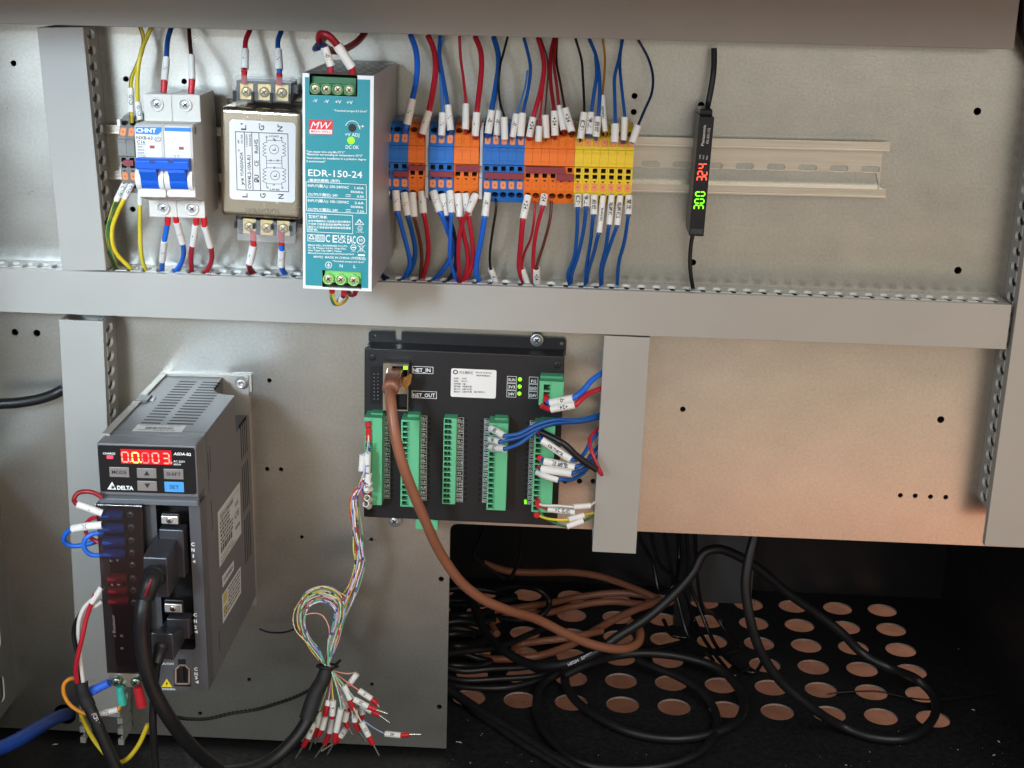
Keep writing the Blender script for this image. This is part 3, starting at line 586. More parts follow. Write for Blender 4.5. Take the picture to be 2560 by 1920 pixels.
circ(397, 1182, 38, .4); ribbon(pr, [d.at('r5', 397, 1158, w0+.1), d.at('r5', 397, 1180, w0+.1)], .4)
for y, k in ((1182, 20), (1192, 13), (1202, 6)): ribbon(pr, [d.at('r5', 397-k, y, w0+.1), d.at('r5', 397+k, y, w0+.1)], .35)
T('r5', 'N', 533, 1210, 570, 1212, 40, bold=.01); T('r5', 'L', 702, 1218, 730, 1220, 40, bold=.01)
d.part('lettering', pr, [WHP, REDP], lab)
d.part('trimmer', MB().cyl(c + V((0, -.05, 0)), (0, -1, 0), 2.3, .25, 20), INK)
c = d.at('r4', 952, 1185, w0); d.part('lamp', MB().lathe(c, (0, -1, 0), [(2.1, 0), (2.0, .5), (1.2, .9), (.01, 1)], 18), mat('lamp_green', (.24, 1., .02), .3, var=0, emit=.85))
# ---------------------------------------------------------------- terminal blocks
TB = {'blue': mat('terminal_blue', '#2a72c4', .42, var=.04), 'orange': mat('terminal_orange', '#ef7a2c', .42, var=.04), 'yellow': mat('terminal_yellow', '#eccb34', .42, var=.04), 'grey': mat('terminal_grey', '#85847f', .45, var=.04)}
LEV = mat('lever_orange', '#f0986a', .42, var=.05); BRIDGE = mat('bridge_maroon', '#8a3540', .42, var=.05); BRKT = mat('bracket_grey', '#b9babb', .45, var=.04)
XR = 1290.
def tv(y, w_): return P('z4', (XR-920)*3.95, y, w_).z      # height of an image row at depth w_, read along x = 1290
TW = 5.15
PROF = [(870, 14), (905, 26), (935, 31), (1030, 37), (1142, 41), (1150, 42.5), (1312, 42.5), (1322, 40.5), (1440, 40), (1558, 38), (1683, 33)]
PV = [(tv(y, w_), w_) for y, w_ in PROF]
def holes_on(mb, i, hs, mw, mbm, x0=0., depth=3.):     # a sloping face of the block between profile points i and i+1, with holes given by image rows
    (va, wa), (vb, wb) = PV[i], PV[i+1]; ev = V((0, -(wa-wb), va-vb)); L = ev.length; ev /= L
    mb.holed((x0, -wb, vb), (1, 0, 0), ev, [(0, 0), (TW, 0), (TW, L), (0, L)], [[(x, y*L) if False else (x, y) for x, y in h] for h in hs(L)], depth, mw=mw, mb=mbm, rim=False)
def slope_y(i, y):                                     # position along that face of an image row
    ya, yb = PROF[i][0], PROF[i+1][0]; (va, wa), (vb, wb) = PV[i], PV[i+1]
    return math.hypot(va-vb, wa-wb) * (yb - y) / (yb - ya)
def make_block(color, label, group):
    m = TB[color]; root = empty('terminal_block', (0, 0, 0), label, 'terminal block', group); mb = MB(); cx = TW/2
    sp = [(0, -w_, v) for v, w_ in PV] + [(0, -9, PV[-1][0]), (0, -9, PV[0][0])]; n = len(sp)
    mb.add(sp + [(TW, y, z) for _, y, z in sp], [tuple(range(n)), tuple(range(2*n-1, n-1, -1))])
    for i in list(range(n)):
        if i in (2, 3, 7, 9): continue
        j = (i+1) % n; mb.add([sp[i], sp[j], (TW,)+sp[j][1:], (TW,)+sp[i][1:]], [(0, 1, 2, 3)])
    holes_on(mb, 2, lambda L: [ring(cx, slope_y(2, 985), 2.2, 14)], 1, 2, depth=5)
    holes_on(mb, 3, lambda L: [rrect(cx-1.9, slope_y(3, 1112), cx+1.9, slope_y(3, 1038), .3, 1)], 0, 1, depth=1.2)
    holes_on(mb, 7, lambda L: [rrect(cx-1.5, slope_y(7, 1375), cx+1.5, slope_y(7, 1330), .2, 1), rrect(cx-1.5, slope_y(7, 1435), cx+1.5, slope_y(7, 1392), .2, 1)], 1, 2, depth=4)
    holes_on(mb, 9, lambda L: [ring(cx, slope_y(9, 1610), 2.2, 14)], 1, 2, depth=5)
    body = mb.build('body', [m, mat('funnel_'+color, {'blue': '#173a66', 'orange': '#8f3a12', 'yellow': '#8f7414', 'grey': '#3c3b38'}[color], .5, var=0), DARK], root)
    g = MB(); zz = PV[5][0]; g.box((.2, -42.4, zz-1.9), (TW-.2, -43.1, zz-2.5)).box((.2, -42.4, zz-.3), (TW-.2, -43.2, zz-1.2)).box((.2, -42.4, PV[6][0]+2.4), (TW-.2, -42.9, PV[6][0]+2.0)); g.build('marker_rib', m, root)
    for i, ya, yb in ((3, 1109, 1041), (8, 1545, 1482)):
        (va, wa), (vb, wb) = PV[i], PV[i+1]; ev = V((0, -(wa-wb), va-vb)).normalized(); nn = V((1, 0, 0)).cross(ev); o = V((0, -wb, vb)); s0, s1 = slope_y(i, yb), slope_y(i, ya)
        lv = MB(); lift = .35
        pts = [(cx-1.75, s0), (cx-.6, s0+.5), (cx+.6, s0+.5), (cx+1.75, s0), (cx+1.75, s1), (cx+.6, s1-.5), (cx-.6, s1-.5), (cx-1.75, s1)]
        lv.prism([o + V((x, 0, 0)) + ev*y - nn*1. for x, y in pts], nn*(1.+lift)); mid = (s0+s1)/2
        lv.add([o + V((cx + .75*math.cos(t), 0, 0)) + ev*(mid + .75*math.sin(t)) + nn*(lift+.05) for t in (0, 1.57, 3.14, 4.71)], [(0, 1, 2, 3)], 1)
        lv.build('release_lever', [m if color == 'orange' else LEV, mat('lever_mark', '#c86a3c', .5, var=0)], root)
    a = MB(); a.add([(cx-1.1, -38.6, tv(1452, 38.6)), (cx+1.1, -38.6, tv(1452, 38.6)), (cx, -38.6, tv(1470, 38.6))], [(0, 2, 1)])
    a.v = [p + V((0, -1.25, 0)) for p in a.v]; a.build('arrow_mark', DARK, root)
    return root
PROTO = {}
def place_block(color, x, label, group, dz=0.):
    if color not in PROTO:
        r = make_block(color, label, group); PROTO[color] = r
    else:
        r = PROTO[color].copy(); COL.objects.link(r)
        for ch in PROTO[color].children:
            c = ch.copy(); COL.objects.link(c); c.parent = r
        r['label'] = label; r['group'] = group
    r.location = V((x, 0, dz)) * S; return r
def xat(sx, w_=40.): return P('s', sx, 355, w_).x
def zat(sx): return P('s', sx, 405 + (sx - XR)*.0233, 40).z - P('s', XR, 405, 40).z
ORD = ['first', 'second', 'third', 'fourth', 'fifth', 'sixth', 'seventh']
GR = 'terminal blocks in a row on the rail'
for sx, n, color, where in ((939, 4, 'blue', 'in the blurred set beside the supply'), (1022, 2, 'orange', 'left of the first grey end bracket'), (1072.8, 3, 'blue', 'right of the first grey end bracket'),
                            (1136, 3, 'orange', 'left of the second grey end bracket'), (1208.6, 5, 'blue', 'right of the second grey end bracket'), (1312.6, 6, 'orange', 'in the six-block set beside the yellow ones'), (1438.6, 7, 'yellow', 'at the right end of the row')):
    x = xat(sx)
    for k in range(n): place_block(color, x + k*5.235, f'{color} terminal block, {ORD[k]} from the left {where}', GR, zat(sx + k*21))
place_block('orange', xat(939) - 5.3, 'orange terminal block half hidden behind the teal supply', GR, zat(920))
for k in (0, 1): place_block('grey', P('z1', 1032, 1300, 40).x + k*5.3, f'dark grey terminal block with orange levers, {("left", "right")[k]} one beside the breaker', 'grey earth terminal blocks', zat(310))
for sx, lab in ((1063.6, 'narrow grey end bracket between the first and second terminal sets'), (1199.8, 'narrow grey end bracket between the second and third terminal sets')):
    x = xat(sx); mb = MB(); z0 = zat(sx)
    mb.prism([(x+.1, -9, tv(900, 36)), (x+.1, -36, tv(900, 36)), (x+.1, -41, tv(1010, 41)), (x+.1, -41, tv(1330, 41)), (x+.1, -39.5, tv(1345, 39.5)), (x+.1, -39.5, tv(1440, 39.5)), (x+.1, -41, tv(1455, 41)), (x+.1, -40, tv(1660, 40)), (x+.1, -9, tv(1660, 40))], (1.95, 0, 0))
    mb.v = [p + V((0, 0, z0)) for p in mb.v]
    tag(mb.build('end_bracket', BRKT, origin=(x, -20, 0), bevel=.2), lab, 'end bracket', 'end brackets in the terminal row')
for ya, yb, xa, xb, lab in ((1370, 1427, 939, 974, 'maroon jumper bar across the two leftmost blue blocks'), (1375, 1430, 984, 1022, 'maroon jumper bar across the third and fourth blue blocks'),
        (1318, 1366, 1021, 1062.5, 'maroon jumper bar in the upper slots of the first orange pair'), (1378, 1432, 1075, 1135, 'maroon jumper bar across the three-block blue set'), (1320, 1376, 1138, 1199, 'maroon jumper bar in the upper slots of three orange blocks'),
        (1392, 1452, 1211, 1311, 'long maroon jumper bar across the five blue blocks'), (1335, 1396, 1313, 1412, 'longest maroon jumper bar, over the orange blocks beside yellow'), (1405, 1470, 1391, 1436, 'short maroon jumper bar below the long one, beside yellow'),
        (1322, 1382, 308, 335, 'dark maroon jumper bar in the grey earth blocks')):
    xm = (xa+xb)/2; za = P('s', XR, 80 + ya/3.95 - .0233*(xm-XR)*0, 43).z; zb = P('s', XR, 80 + yb/3.95, 43).z
    if xa > 400: za, zb = P('s', xm, 80+ya/3.95, 43).z, P('s', xm, 80+yb/3.95, 43).z
    else: za, zb = P('z1', 1100, 1385, 43).z, P('z1', 1100, 1432, 43).z
    a, b = P('s', xa, 430, 43).x, P('s', xb, 430, 43).x
    mb = MB().box((a+.15, -40.6, za), (b-.15, -43.3, zb)); zc = (za+zb)/2
    mb.cyl(((a+b)/2, -43.2, zc), (0, -1, 0), .5, .3, 10); k = a + 5.235
    while k < b - 1: mb.box((k-.12, -43.2, za-.3), (k+.12, -43.42, zb+.3), 1); k += 5.235
    tag(mb.build('jumper_bar', [BRIDGE, mat('bridge_seam', '#6d2832', .5, var=0)], origin=((a+b)/2, -42, zc), bevel=.25), lab, 'jumper bar', 'maroon jumper bars in the terminal blocks')
for y, lab in ((1060, 'upper small white clip on the grey earth block'), (1465, 'lower small white clip on the grey earth block')):
    p = P('z1', 1022 if y < 1200 else 1048, y, 36); tag(MB().box((p.x-1, -33, p.z-2.2), (p.x+1.2, -36, p.z+2.2)).build('marker_clip', WPL, origin=p, bevel=.3), lab, 'clip', 'white clips at the earth blocks')
# ---------------------------------------------------------------- fibre sensor amplifier
SB = mat('sensor_black', '#17171a', .32, var=.06); SG = mat('sensor_grey', '#5d5b55', .5, var=.05)
LR = mat('led_red', (1., .06, .03), .4, var=0, emit=2.2); LG = mat('led_green', (.22, 1., .012), .4, var=0, emit=1.4); OFF = mat('led_off', '#2c2624', .4, var=0)
d = Dev('sensor_amplifier', 'slim black sensor amplifier with red and green digits clipped across the rail', 'sensor', 'q8', (514, 106), (646, 112), 38)
bl_ = d.at('q8', 424, 1140, 0); br_ = d.at('q8', 552, 1142, 0); H = -bl_.z
sk = (bl_.x) / H            # slight lean of the lower end
def SK(p): return V((p[0] - sk*p[2]*1.0, p[1], p[2]))
def sbox(mb, z, x0, y0, x1, y1, w0_, w1_, mi=0):
    a, b = d.at(z, x0, y0, w1_), d.at(z, x1, y1, w1_); m2 = MB().box((a.x + sk*a.z, -w0_, b.z), (b.x + sk*b.z, -w1_, a.z), mi); m2.v = [SK(p) for p in m2.v]
    mb.add(m2.v, m2.f, mi)
mb = MB(); Wd = d.wid*.97
m2 = MB().box((0, 1.2, -H), (Wd, 30, 0)); m2.v = [SK(p) for p in m2.v]; d.part('housing', m2, SG, bevel=.5)
m2 = MB().box((-.1, 0, -H), (Wd+.1, 4, 0)); m2.v = [SK(p) for p in m2.v]; fr_ = d.part('front_cover', m2, SB, bevel=.6)
m2 = MB().box((.4, 4, 4.2), (Wd-.8, 24, 0)); d.part('cable_clamp', m2, SB, bevel=1.)
m2 = MB(); sbox(m2, 'q8', 437, 1078, 543, 1128, 0, .6); d.part('button', m2, mat('button_dark', '#33363a', .4, var=0), bevel=.2)
pr = MB()
d.t(pr, 'q8', 'Panasonic', 551, 362, 570, 182, .1, 24, bold=.02); d.t(pr, 'q8', 'FX-551-C2', 592, 342, 607, 208, .1, 20)
for t, x, y in (('L/D', 522, 474), ('OUT', 552, 478), ('PRO', 583, 482)): d.t(pr, 'q8', t, x, y, x+5, y-36, .1, 12)
d.part('lettering', pr, mat('grey_print', '#c9c9cb', .5, var=0), fr_)
ex = V((-.05, 0, 1)).normalized(); ey = V((-1, 0, -.05)).normalized()
for txt, mm_, rows in (('324', LR, ((576, 668), (582, 622), (585, 560))), ('300', LG, ((550, 915), (556, 862), (563, 800)))):
    sg = MB(); 
    for ch, (x, y) in zip(txt, rows): seg7(sg, ch, d.at('q8', x, y, .1), ex, ey, d.mm('q8', 46), d.mm('q8', 88), .72, 0, mo=1)
    d.part('display', sg, [mm_, OFF], fr_)
# ================================================================ motion controller
CBLK = mat('controller_black', '#1e1d1f', .42, var=.10, scale=300, bump=.10, bscale=900, spec=.5)
CGRN = mat('connector_green', '#63b787', .42, var=.04); CGRN2 = mat('connector_green_shade', '#4a9a70', .45, var=.04)
BP = mat('black_plastic', '#1b1b1c', .45, var=.05)
d = Dev('motion_controller', 'black controller box with green connectors and NET_IN NET_OUT print', 'controller', 'q1', (84, 375), (84, 375), 20)
q = d.at('q2', 1905, 535, 0); d.ang = math.atan2(q.z, q.x); d.e = V((math.cos(d.ang), 0, math.sin(d.ang))); d.k = V((-math.sin(d.ang), 0, math.cos(d.ang))); d.root.rotation_euler = (0, -d.ang, 0)
Wd = q.length - .3; Hc = -d.at('q3', 62, 1508, 0).z
d.part('housing', MB().box((0, 0, 0), (Wd, 18, -Hc)), CBLK, bevel=.8, seg=3)
mb = MB()
a = d.uv('q1', 162, 47, -17); b = d.uv('q2', 1930, 215, -17); s1, s2 = d.uv('q1', 650, 230, -17), d.uv('q1', 782, 60, -17)
zt = a[1]
outl = [(a[0], -4), (s1[0]+25, -4)][:1] + [(b[0], -4), (b[0], zt-1.6), (b[0]-1.6, zt), (s2[0], zt), (s2[0], s1[1]), (s1[0], s1[1]), (s1[0], zt), (a[0]+1.6, zt), (a[0], zt-1.6)]
h1 = d.uv('q1', 265, 150, -17); h2 = d.uv('q2', 1835, 302, -17)
mb.holed((0, 17, 0), (1, 0, 0), (0, 0, 1), outl, [ring(h1[0], h1[1], 1.2, 12), ring(h2[0], h2[1], 1.3, 12)], 1.4)
d.part('mounting_flange', mb, CBLK)
for z, x, y in (('q1', 238, 548), ('q2', 1758, 695), ('q3', 165, 1400), ('q4', 1240, 1560)):
    s_ = MB(); screw_head(s_, d.at(z, x, y, 0), 2.4, 18, h=.6); d.part('housing_screw', s_, [BP, DARK])
for z, x, y, lab in (('q2', 1372, 225, 'zinc cross-head screw with washer on the controller top flange'), ('q3', 480, 1560, 'zinc cross-head screw with washer peeking out below the controller box')):
    c = P(z, x, y, 3.5); s_ = MB(); s_.lathe(c + V((0, .8, 0)), (0, -1, 0), [(4.6, 0), (4.6, 1), (3.6, 1.1)], 22); screw_head(s_, c, 3.5, 20, h=2.2)
    tag(s_.build('screw', [STEEL, INK], origin=c), lab, 'screw', 'screws holding the controller box')
a = d.at('m', 898, 1120, -4); b = d.at('m', 946, 1143, -4); d.part('lower_connector', MB().box((a.x, 2, -Hc+1), (b.x, 12, b.z)), CGRN, bevel=.4)
# network jack, header
a = d.at('q1', 452, 570, 0); b = d.at('q1', 955, 1480, 0); d.part('jack_recess', MB().box((a.x, .2, a.z), (b.x, -.08, b.z)), DARK)
a = d.at('q1', 436, 664, 8); b = d.at('q1', 905, 1572, 8)
u = lambda x, y: d.uv('q1', x, y, 8)
mb = MB(); mb.holed((0, -8, 0), (1, 0, 0), (0, 0, 1), [(a.x, b.z), (b.x, b.z), (b.x, a.z), (a.x, a.z)],
    [[u(603, 955), u(890, 955), u(890, 720), u(603, 720)], [u(660, 1540), u(890, 1540), u(890, 1245), u(660, 1245)]], 6, mw=1, mb=2)
mb.box((a.x, -7.9, a.z), (b.x, 0, a.z+.01)).box((a.x, -7.9, b.z), (a.x+.01, 0, a.z)).box((b.x, -7.9, b.z), (b.x+.01, 0, a.z)).box((a.x, -8.1, d.at('q1', 640, 1085, 8).z), (b.x, -8.0, d.at('q1', 640, 1105, 8).z), 1)
jk = d.part('network_jack', mb, [NICK, BP, DARK])
c = d.at('q1', 856, 750, 8); d.part('lamp', MB().box((c.x-1.4, -7.5, c.z+1.2), (c.x+1.4, -8.3, c.z-1.2)), mat('lamp_green', '#ffffff'), jk)
mb = MB(); a = d.at('q1', 182, 695, 0); b = d.at('q1', 418, 1455, 0)
mb.box((a.x, 0, a.z), (b.x, -.5, b.z)).box((a.x+.6, -.4, a.z-1), (b.x-.6, -.9, b.z+1), 1); hd = d.part('pin_header', mb, [BP, DARK])
mb = MB()
for r in range(8):
    for x in (268, 338): c = d.at('q1', x, 866 + r*67.5, 1); mb.box((c.x-.22, -.8, c.z-.22), (c.x+.22, -1.4, c.z+.22))
d.part('pins', mb, STEEL, hd, kind='stuff')
# sticker (the square code on it stays blank)
st = MB(); a = d.uv('q1', 1720, 758); b = d.uv('q2', 598, 1330); st.holed((0, -.15, 0), (1, 0, 0), (0, 0, 1), rrect(a[0], a[1], b[0], b[1], 1.3), [], .1)
stk = d.part('sticker', st, PAPER); pr = MB(); w0 = .15
hx = d.at('q1', 1800, 830, w0); ribbon(pr, [hx + V((1.5*math.cos(t*1.047+.52), -.1, 1.3*math.sin(t*1.047+.52))) for t in range(6)], .7, close=True)
d.t(pr, 'y1', '升立德科技', 742, 370, 838, 374, w0, 16, bold=.01); d.t(pr, 'y1', 'Model: ECB3221', 857, 366, 966, 371, w0, 9); d.t(pr, 'y1', '2轴运动控制器主机', 857, 387, 955, 391, w0, 9)
for k, (t, x1) in enumerate((('品称:    主机', 792), ('电源:    24VDC', 800), ('控制轴:  2轴', 786), ('通讯器:  1路通讯器', 828), ('输入IO:  16路NPN型', 828), ('输出IO:  16路NPN型    最大电流1A', 918))): d.t(pr, 'y1', t, 704, 408 + k*18.4, x1, 410 + k*18.6, w0, 10)
d.part('lettering', pr, INK, stk)
# white print
pr = MB(); w0 = .02
d.frame(pr, 'q1', 985, 716, 1380, 866, w0, .3); d.t(pr, 'q1', 'NET_IN', 1002, 826, 1330, 830, w0, 72); d.frame(pr, 'q1', 980, 1180, 1445, 1335, w0, .3); d.t(pr, 'q1', 'NET_OUT', 1000, 1300, 1415, 1306, w0, 74)
for k, t in enumerate(('RUN', '3V3', '24V')): d.frame(pr, 'q2', 815 - k*5, 905 + k*134, 990 - k*5, 1040 + k*134, w0, .25); d.t(pr, 'q2', t, 838 - k*5, 1000 + k*133, 965 - k*6, 1004 + k*133, w0, 54)
for k, t in enumerate(('FG', 'EGND', 'E24V')): d.frame(pr, 'q2', 1228 - k*5, 918 + k*137, 1394 - k*5, 1056 + k*137, w0, .25); d.t(pr, 'q2', t, (1265, 1238, 1232)[k], 1030 + k*133, (1360, 1372, 1368)[k], 1033 + k*133, w0, 60)
c1 = ('1PUL+','1PUL-','1DIR+','1DIR-','GND','1EA+','1EA-','1EB+','1EB-','1EZ+','1EZ-','1SON','1CLR','1ALM','E24V','EGND')
c3 = ('1EL-','1EL+','1ORG','2EL-','2EL+','2ORG','DO16','DO17','DO18','DO19','+5V','GND','E24V','E24V','EGND','EGND')
hol = MB()
def column(z, names, x0, y0, x1, y1, x0b, y1b, hx0, hx1, lit=()):     # a ladder of print cells; left edge x0 -> x0b down the column
    n = len(names); wdt = x1 - x0
    for k, t in enumerate(names):
        f = k/n; g = (k+1)/n; xa = x0 + (x0b-x0)*f; ya = y0 + (y1b-y0)*f; yb = y0 + (y1b-y0)*g
        d.frame(pr, z, xa, ya, xa+wdt, yb+2, w0, .17); cw = wdt*(.84 if len(t) > 3 else .6)
        d.t(pr, z, t, xa + (wdt-cw)/2, yb - (yb-ya)*.22, xa + (wdt+cw)/2, yb - (yb-ya)*.2, w0, (yb-ya)*.52)
        c = d.at(z, hx0 + (hx1-hx0)*f, (ya+yb)/2 + (4 if hx0 > x0 else -4), w0)
        hol.cyl(c + V((0, .2, 0)), (0, -1, 0), 1.15, .24, 10)
column('q3', c1, 304, 85, 414, 85, 304, 1248, 447, 440); column('q3', [t.replace('1', '2') for t in c1], 813, 104, 926, 104, 806, 1275, 962, 950); column('q3', c3, 1318, 128, 1434, 128, 1302, 1298, 1468, 1455)
column('q4', ['DI%02d' % k for k in range(16)], 282, 148, 396, 148, 250, 1308, 246, 212); column('q4', ['DO%02d' % k for k in range(16)], 914, 174, 1032, 174, 876, 1336, 880, 848)
d.part('lettering', pr, WHP); d.part('lamp_holes', hol, DARK, kind='stuff')
for z, x, y, r in (('q2', 1055, 968, 1.35), ('q2', 1048, 1103, 1.35), ('q2', 1044, 1236, 1.35), ('q4', 848, 1282, .9), ('q4', 850, 1312, .9)):
    c = d.at(z, x, y, 0); d.part('status_lamp', MB().lathe(c, (0, -1, 0), [(r, 0), (r*.95, .5), (r*.5, 1), (.01, 1.1)], 14), mat('lamp_green', '#fff'))
# green connectors
def strip(z, xl, yt, xr, yb, w_, n, hx0, hx1, hy0, hy1, head, dz=0, skew=0):
    mb = MB(); a = d.uv(z, xl, yt, w_); b = d.uv(z, xr, yb, w_); hs = []; p0 = d.uv(z, hx0, hy0, w_)[1]; p1 = d.uv(z, hx0, hy1, w_)[1]; xa, xb = d.uv(z, hx0, hy0, w_)[0], d.uv(z, hx1, hy0, w_)[0]; st_ = (p0 - p1)/n
    for k in range(n): hs.append(rrect(xa, p0 - st_*k - .45, xb, p0 - st_*(k+1) + .45, .1, 1))
    mb.holed((0, -w_, 0), (1, 0, 0), (0, 0, 1), [(a[0], b[1]), (b[0], b[1]), (b[0], a[1]), (a[0], a[1])], hs, 3.5, mw=1, mb=2)
    mb.box((a[0], -w_+.02, b[1]), (a[0]+.01, 0, a[1])).box((b[0], -w_+.02, b[1]), (b[0]-.01, 0, a[1])).box((a[0], -w_+.02, a[1]), (b[0], 0, a[1]-.01), 1).box((a[0], -w_+.02, b[1]), (b[0], 0, b[1]+.01))
    if head: mb.box((xb+.5, -w_-.35, b[1]+.2), (xb+.8, -w_, a[1]-.2), 1)
    o = d.part('connector_plug' if head else 'connector_socket', mb, [CGRN, CGRN2, mat('slot_dark', '#12301f', .6, var=0)])
    for k in range(n):
        if head: continue
    pm = MB()
    for k in range(n):
        zc = p0 - st_*(k+.5)
        if head: pm.box((xb-.95, -w_+.4, zc-.5), (xb-.2, -w_+1.2, zc+.5))
        else: pm.box(((xa+xb)/2-.2, -w_+.5, zc-.2), ((xa+xb)/2+.2, -w_+3, zc+.2), 1).box((xb+.1, -w_-.05, zc-.9), (xb+.9, -w_+.1, zc-.6), 2).box((xb+.3, -w_-.05, zc-.9), (xb+.6, -w_+.1, zc+.5), 2)
    d.part('contacts', pm, [CGRN2, STEEL, DARK], o, kind='stuff')
    if head:
        a2 = d.uv(z, head[0], head[1], 8); m2 = MB().box((a2[0], 0, a2[1]), (b[0]-.6, -8, a[1]-1)); d.part('connector_header', m2, CGRN2, bevel=.3)
strip('q3', 62, 130, 298, 1345, 15, 16, 78, 155, 172, 1345, (150, 68)); strip('q3', 570, 162, 803, 1372, 15, 16, 592, 672, 182, 1350, (655, 90)); strip('q3', 1160, 138, 1312, 1332, 9, 16, 1172, 1262, 145, 1325, None)
strip('q4', 345, 205, 572, 1418, 15, 16, 362, 440, 235, 1395, (425, 138)); strip('q4', 978, 230, 1210, 1448, 15, 16, 1000, 1080, 262, 1425, (1060, 170))
strip('q2', 1425, 1000, 1862, 1470, 15, 3, 1505, 1622, 1050, 1470, (1440, 900))
# ================================================================ servo drive
SGR = mat('servo_grey', '#67676a', .48, var=.06, scale=250, bump=.08, bscale=800); SGR2 = mat('servo_front_grey', '#535458', .42, var=.05, scale=250); SPAN = mat('servo_panel', '#151517', .3, var=.05)
d = Dev('servo_drive', 'tall dark grey servo drive with a red digital display reading 00003', 'servo drive', 'y2', (289, 592), (1001, 613), 146)
Wd = d.wid; Hs = -d.at('y3', 1605, 1056, 0).z
nx, nd = Wd - 17.5, 102.      # the scoop at the top right rear for the screw
body = MB(); body.box((0, 16.5, -Hs), (Wd, 146-3, -27))
arc = [(nx + 17.5 - 17.5*math.cos(t*math.pi/12), nd + 14 - 14*math.sin(t*math.pi/12)*1.0) for t in range(0, 7)]
top = [(0, 16.5), (Wd, 16.5), (Wd, nd)] + [(Wd - 17.5*math.sin(t*math.pi/12), nd + 17*(1-math.cos(t*math.pi/12))) for t in range(1, 6)] + [(nx, nd+17), (nx, 143), (0, 143)]
body.prism([(x, y, 0) for x, y in top], (0, 0, -27)); d.part('housing', body, SGR)
d.part('heat_sink_plate', MB().box((-1.2, 14, 1.2), (3.6, 80, -60)).box((-1.2, 94, 1.2), (3.2, 144, -60)).box((-1.5, 143, 1.5), (Wd+.2, 145.8, -Hs-8)), mat('heat_sink', '#aeaaa2', .5, .7, .12, 200, .1))
d.part('latch', MB().box((-1, 80.5, 1.6), (7.5, 93.5, -6)), SGR, bevel=.4); 
c = d.at('r8', 765, 500, -86); d.part('latch_tab', MB().box((8.5, 84, .05), (10.5, 91, .9)), WHP, bevel=.2)
sl = MB()
for k in range(16):
    y = 40 + k*6.0
    sl.prism([(x, yy, .06) for x, yy in obround(21.5, y, 12.5, 2.0, 4)], (0, 0, -1.2))
for k in range(16):
    y = 40 + k*6.0; L = min(20, 12.5 + (y < 112)*4.5)
    sl.prism([(x, yy, .06) for x, yy in obround(31.5 + L/2, y, L, 2.0, 4)], (0, 0, -1.2))
d.part('top_slots', sl, DARK, kind='stuff')
sl = MB()
for k in range(4):
    for j in range(4):
        y = 115 + j*5.6; z1 = -17 - k*38.5 - (8 if k == 0 else 0); z2 = -50 - k*38.5
        if z2 > -Hs+1: sl.box((Wd+.06, y, max(z2, -Hs+3)), (Wd-1, y+1.9, z1))
for y, za, zb in ((26, -14, -32), (31, -11, -28), (29, -46, -66), (34, -138, -152)): sl.box((Wd+.06, y, zb), (Wd-1, y+.9, za))
sl.box((0, 24.8, .05), (Wd+.04, 25.2, -40)); d.part('side_slots', sl, DARK, kind='stuff')
c = P('r8', 1920, 300, 3)
s_ = MB(); s_.lathe(c + V((0, 1, 0)), (0, -1, 0), [(4.6, 0), (4.6, 1.2), (3.4, 1.3), (3.4, 4.2), (3.0, 4.7), (1.7, 4.7), (1.6, 2.5)], 22); s_.box(c + V((-6.5, 1, -6.5)), c + V((6.5, 2, 6)))
tag(s_.build('socket_screw', STEEL, origin=c), 'zinc socket-head screw at the top right rear corner of the servo drive', 'screw')
# front
fr = MB()
led = d.at('q5', 990, 1430, 0).z        # lower end of the dark display panel
fr.box((0, 0, 0), (Wd, 16.4, led)); d.part('front_cover', fr, SGR, bevel=.9)
a = d.at('q5', 40, 380, .1); b = d.at('q5', 1945, 1395, .1); fp = MB().holed((0, -.35, 0), (1, 0, 0), (0, 0, 1), rrect(.7, -1.4, Wd-.9, b.z+.3, 1.4), [], .3); pan = d.part('display_panel', fp, SPAN)
d.part('cover_ledge', MB().prism([(0, 2, led), (0, -2.2, led-1.2), (0, -2.2, led-4.5), (0, 3, led-6.5)], (Wd, 0, 0)), mat('servo_ledge', '#63676c', .4, var=.04), bevel=.3)
lo = MB(); lx = d.at('q6', 775, 300, -2).x
xr0, xr1 = d.at('q6', 945, 300, -2).x, d.at('q6', 1400, 300, -2).x; zr0 = d.at('q6', 1180, 95, -2).z; zr1 = d.at('y3', 1500, 715, -2).z
lo.holed((0, 2, 0), (1, 0, 0), (0, 0, 1), [(lx, -Hs), (Wd, -Hs), (Wd, led-5), (lx, led-5)], [rrect(xr0, zr0, xr1, zr1, 2.5)], 14, mw=1, mb=2, rim=False)
lo.box((lx, 2.1, -Hs), (lx+.8, 16.4, led-5)).box((Wd-.8, 2.1, -Hs), (Wd, 16.4, led-5)).box((lx+.8, 2.1, -Hs), (Wd-.8, 16.4, -Hs+.8)); lo.box((0, 8, -Hs+12), (lx, 12, led-5), 1)
d.part('lower_front', lo, [SGR2, mat('recess_wall', '#232325', .5, var=0), DARK])
pr = MB(); w0 = .35
d.t(pr, 'q5', 'CHARGE', 140, 598, 382, 603, w0, 40, bold=.02)
d.t(pr, 'q5', 'ASDA', 1530, 612, 1755, 618, w0, 55, bold=.03, shear=.3); d.t(pr, 'q5', '-B2', 1762, 622, 1880, 628, w0, 58, bold=.03)
d.t(pr, 'q5', 'AC 220V', 1530, 752, 1762, 762, w0, 38, bold=.015); d.t(pr, 'q5', '400W', 1532, 812, 1682, 820, w0, 38, bold=.015)
d.part('lettering', pr, WHP, pan); pr = MB()
d.t(pr, 'q5', 'DELTA', 420, 1292, 742, 1302, w0, 80, bold=.04)
q = [d.at('q5', *p, w0) + V((0, -.1, 0)) for p in ((225, 1288), (318, 1140), (402, 1296))]; pr.add(q, [(0, 1, 2)])
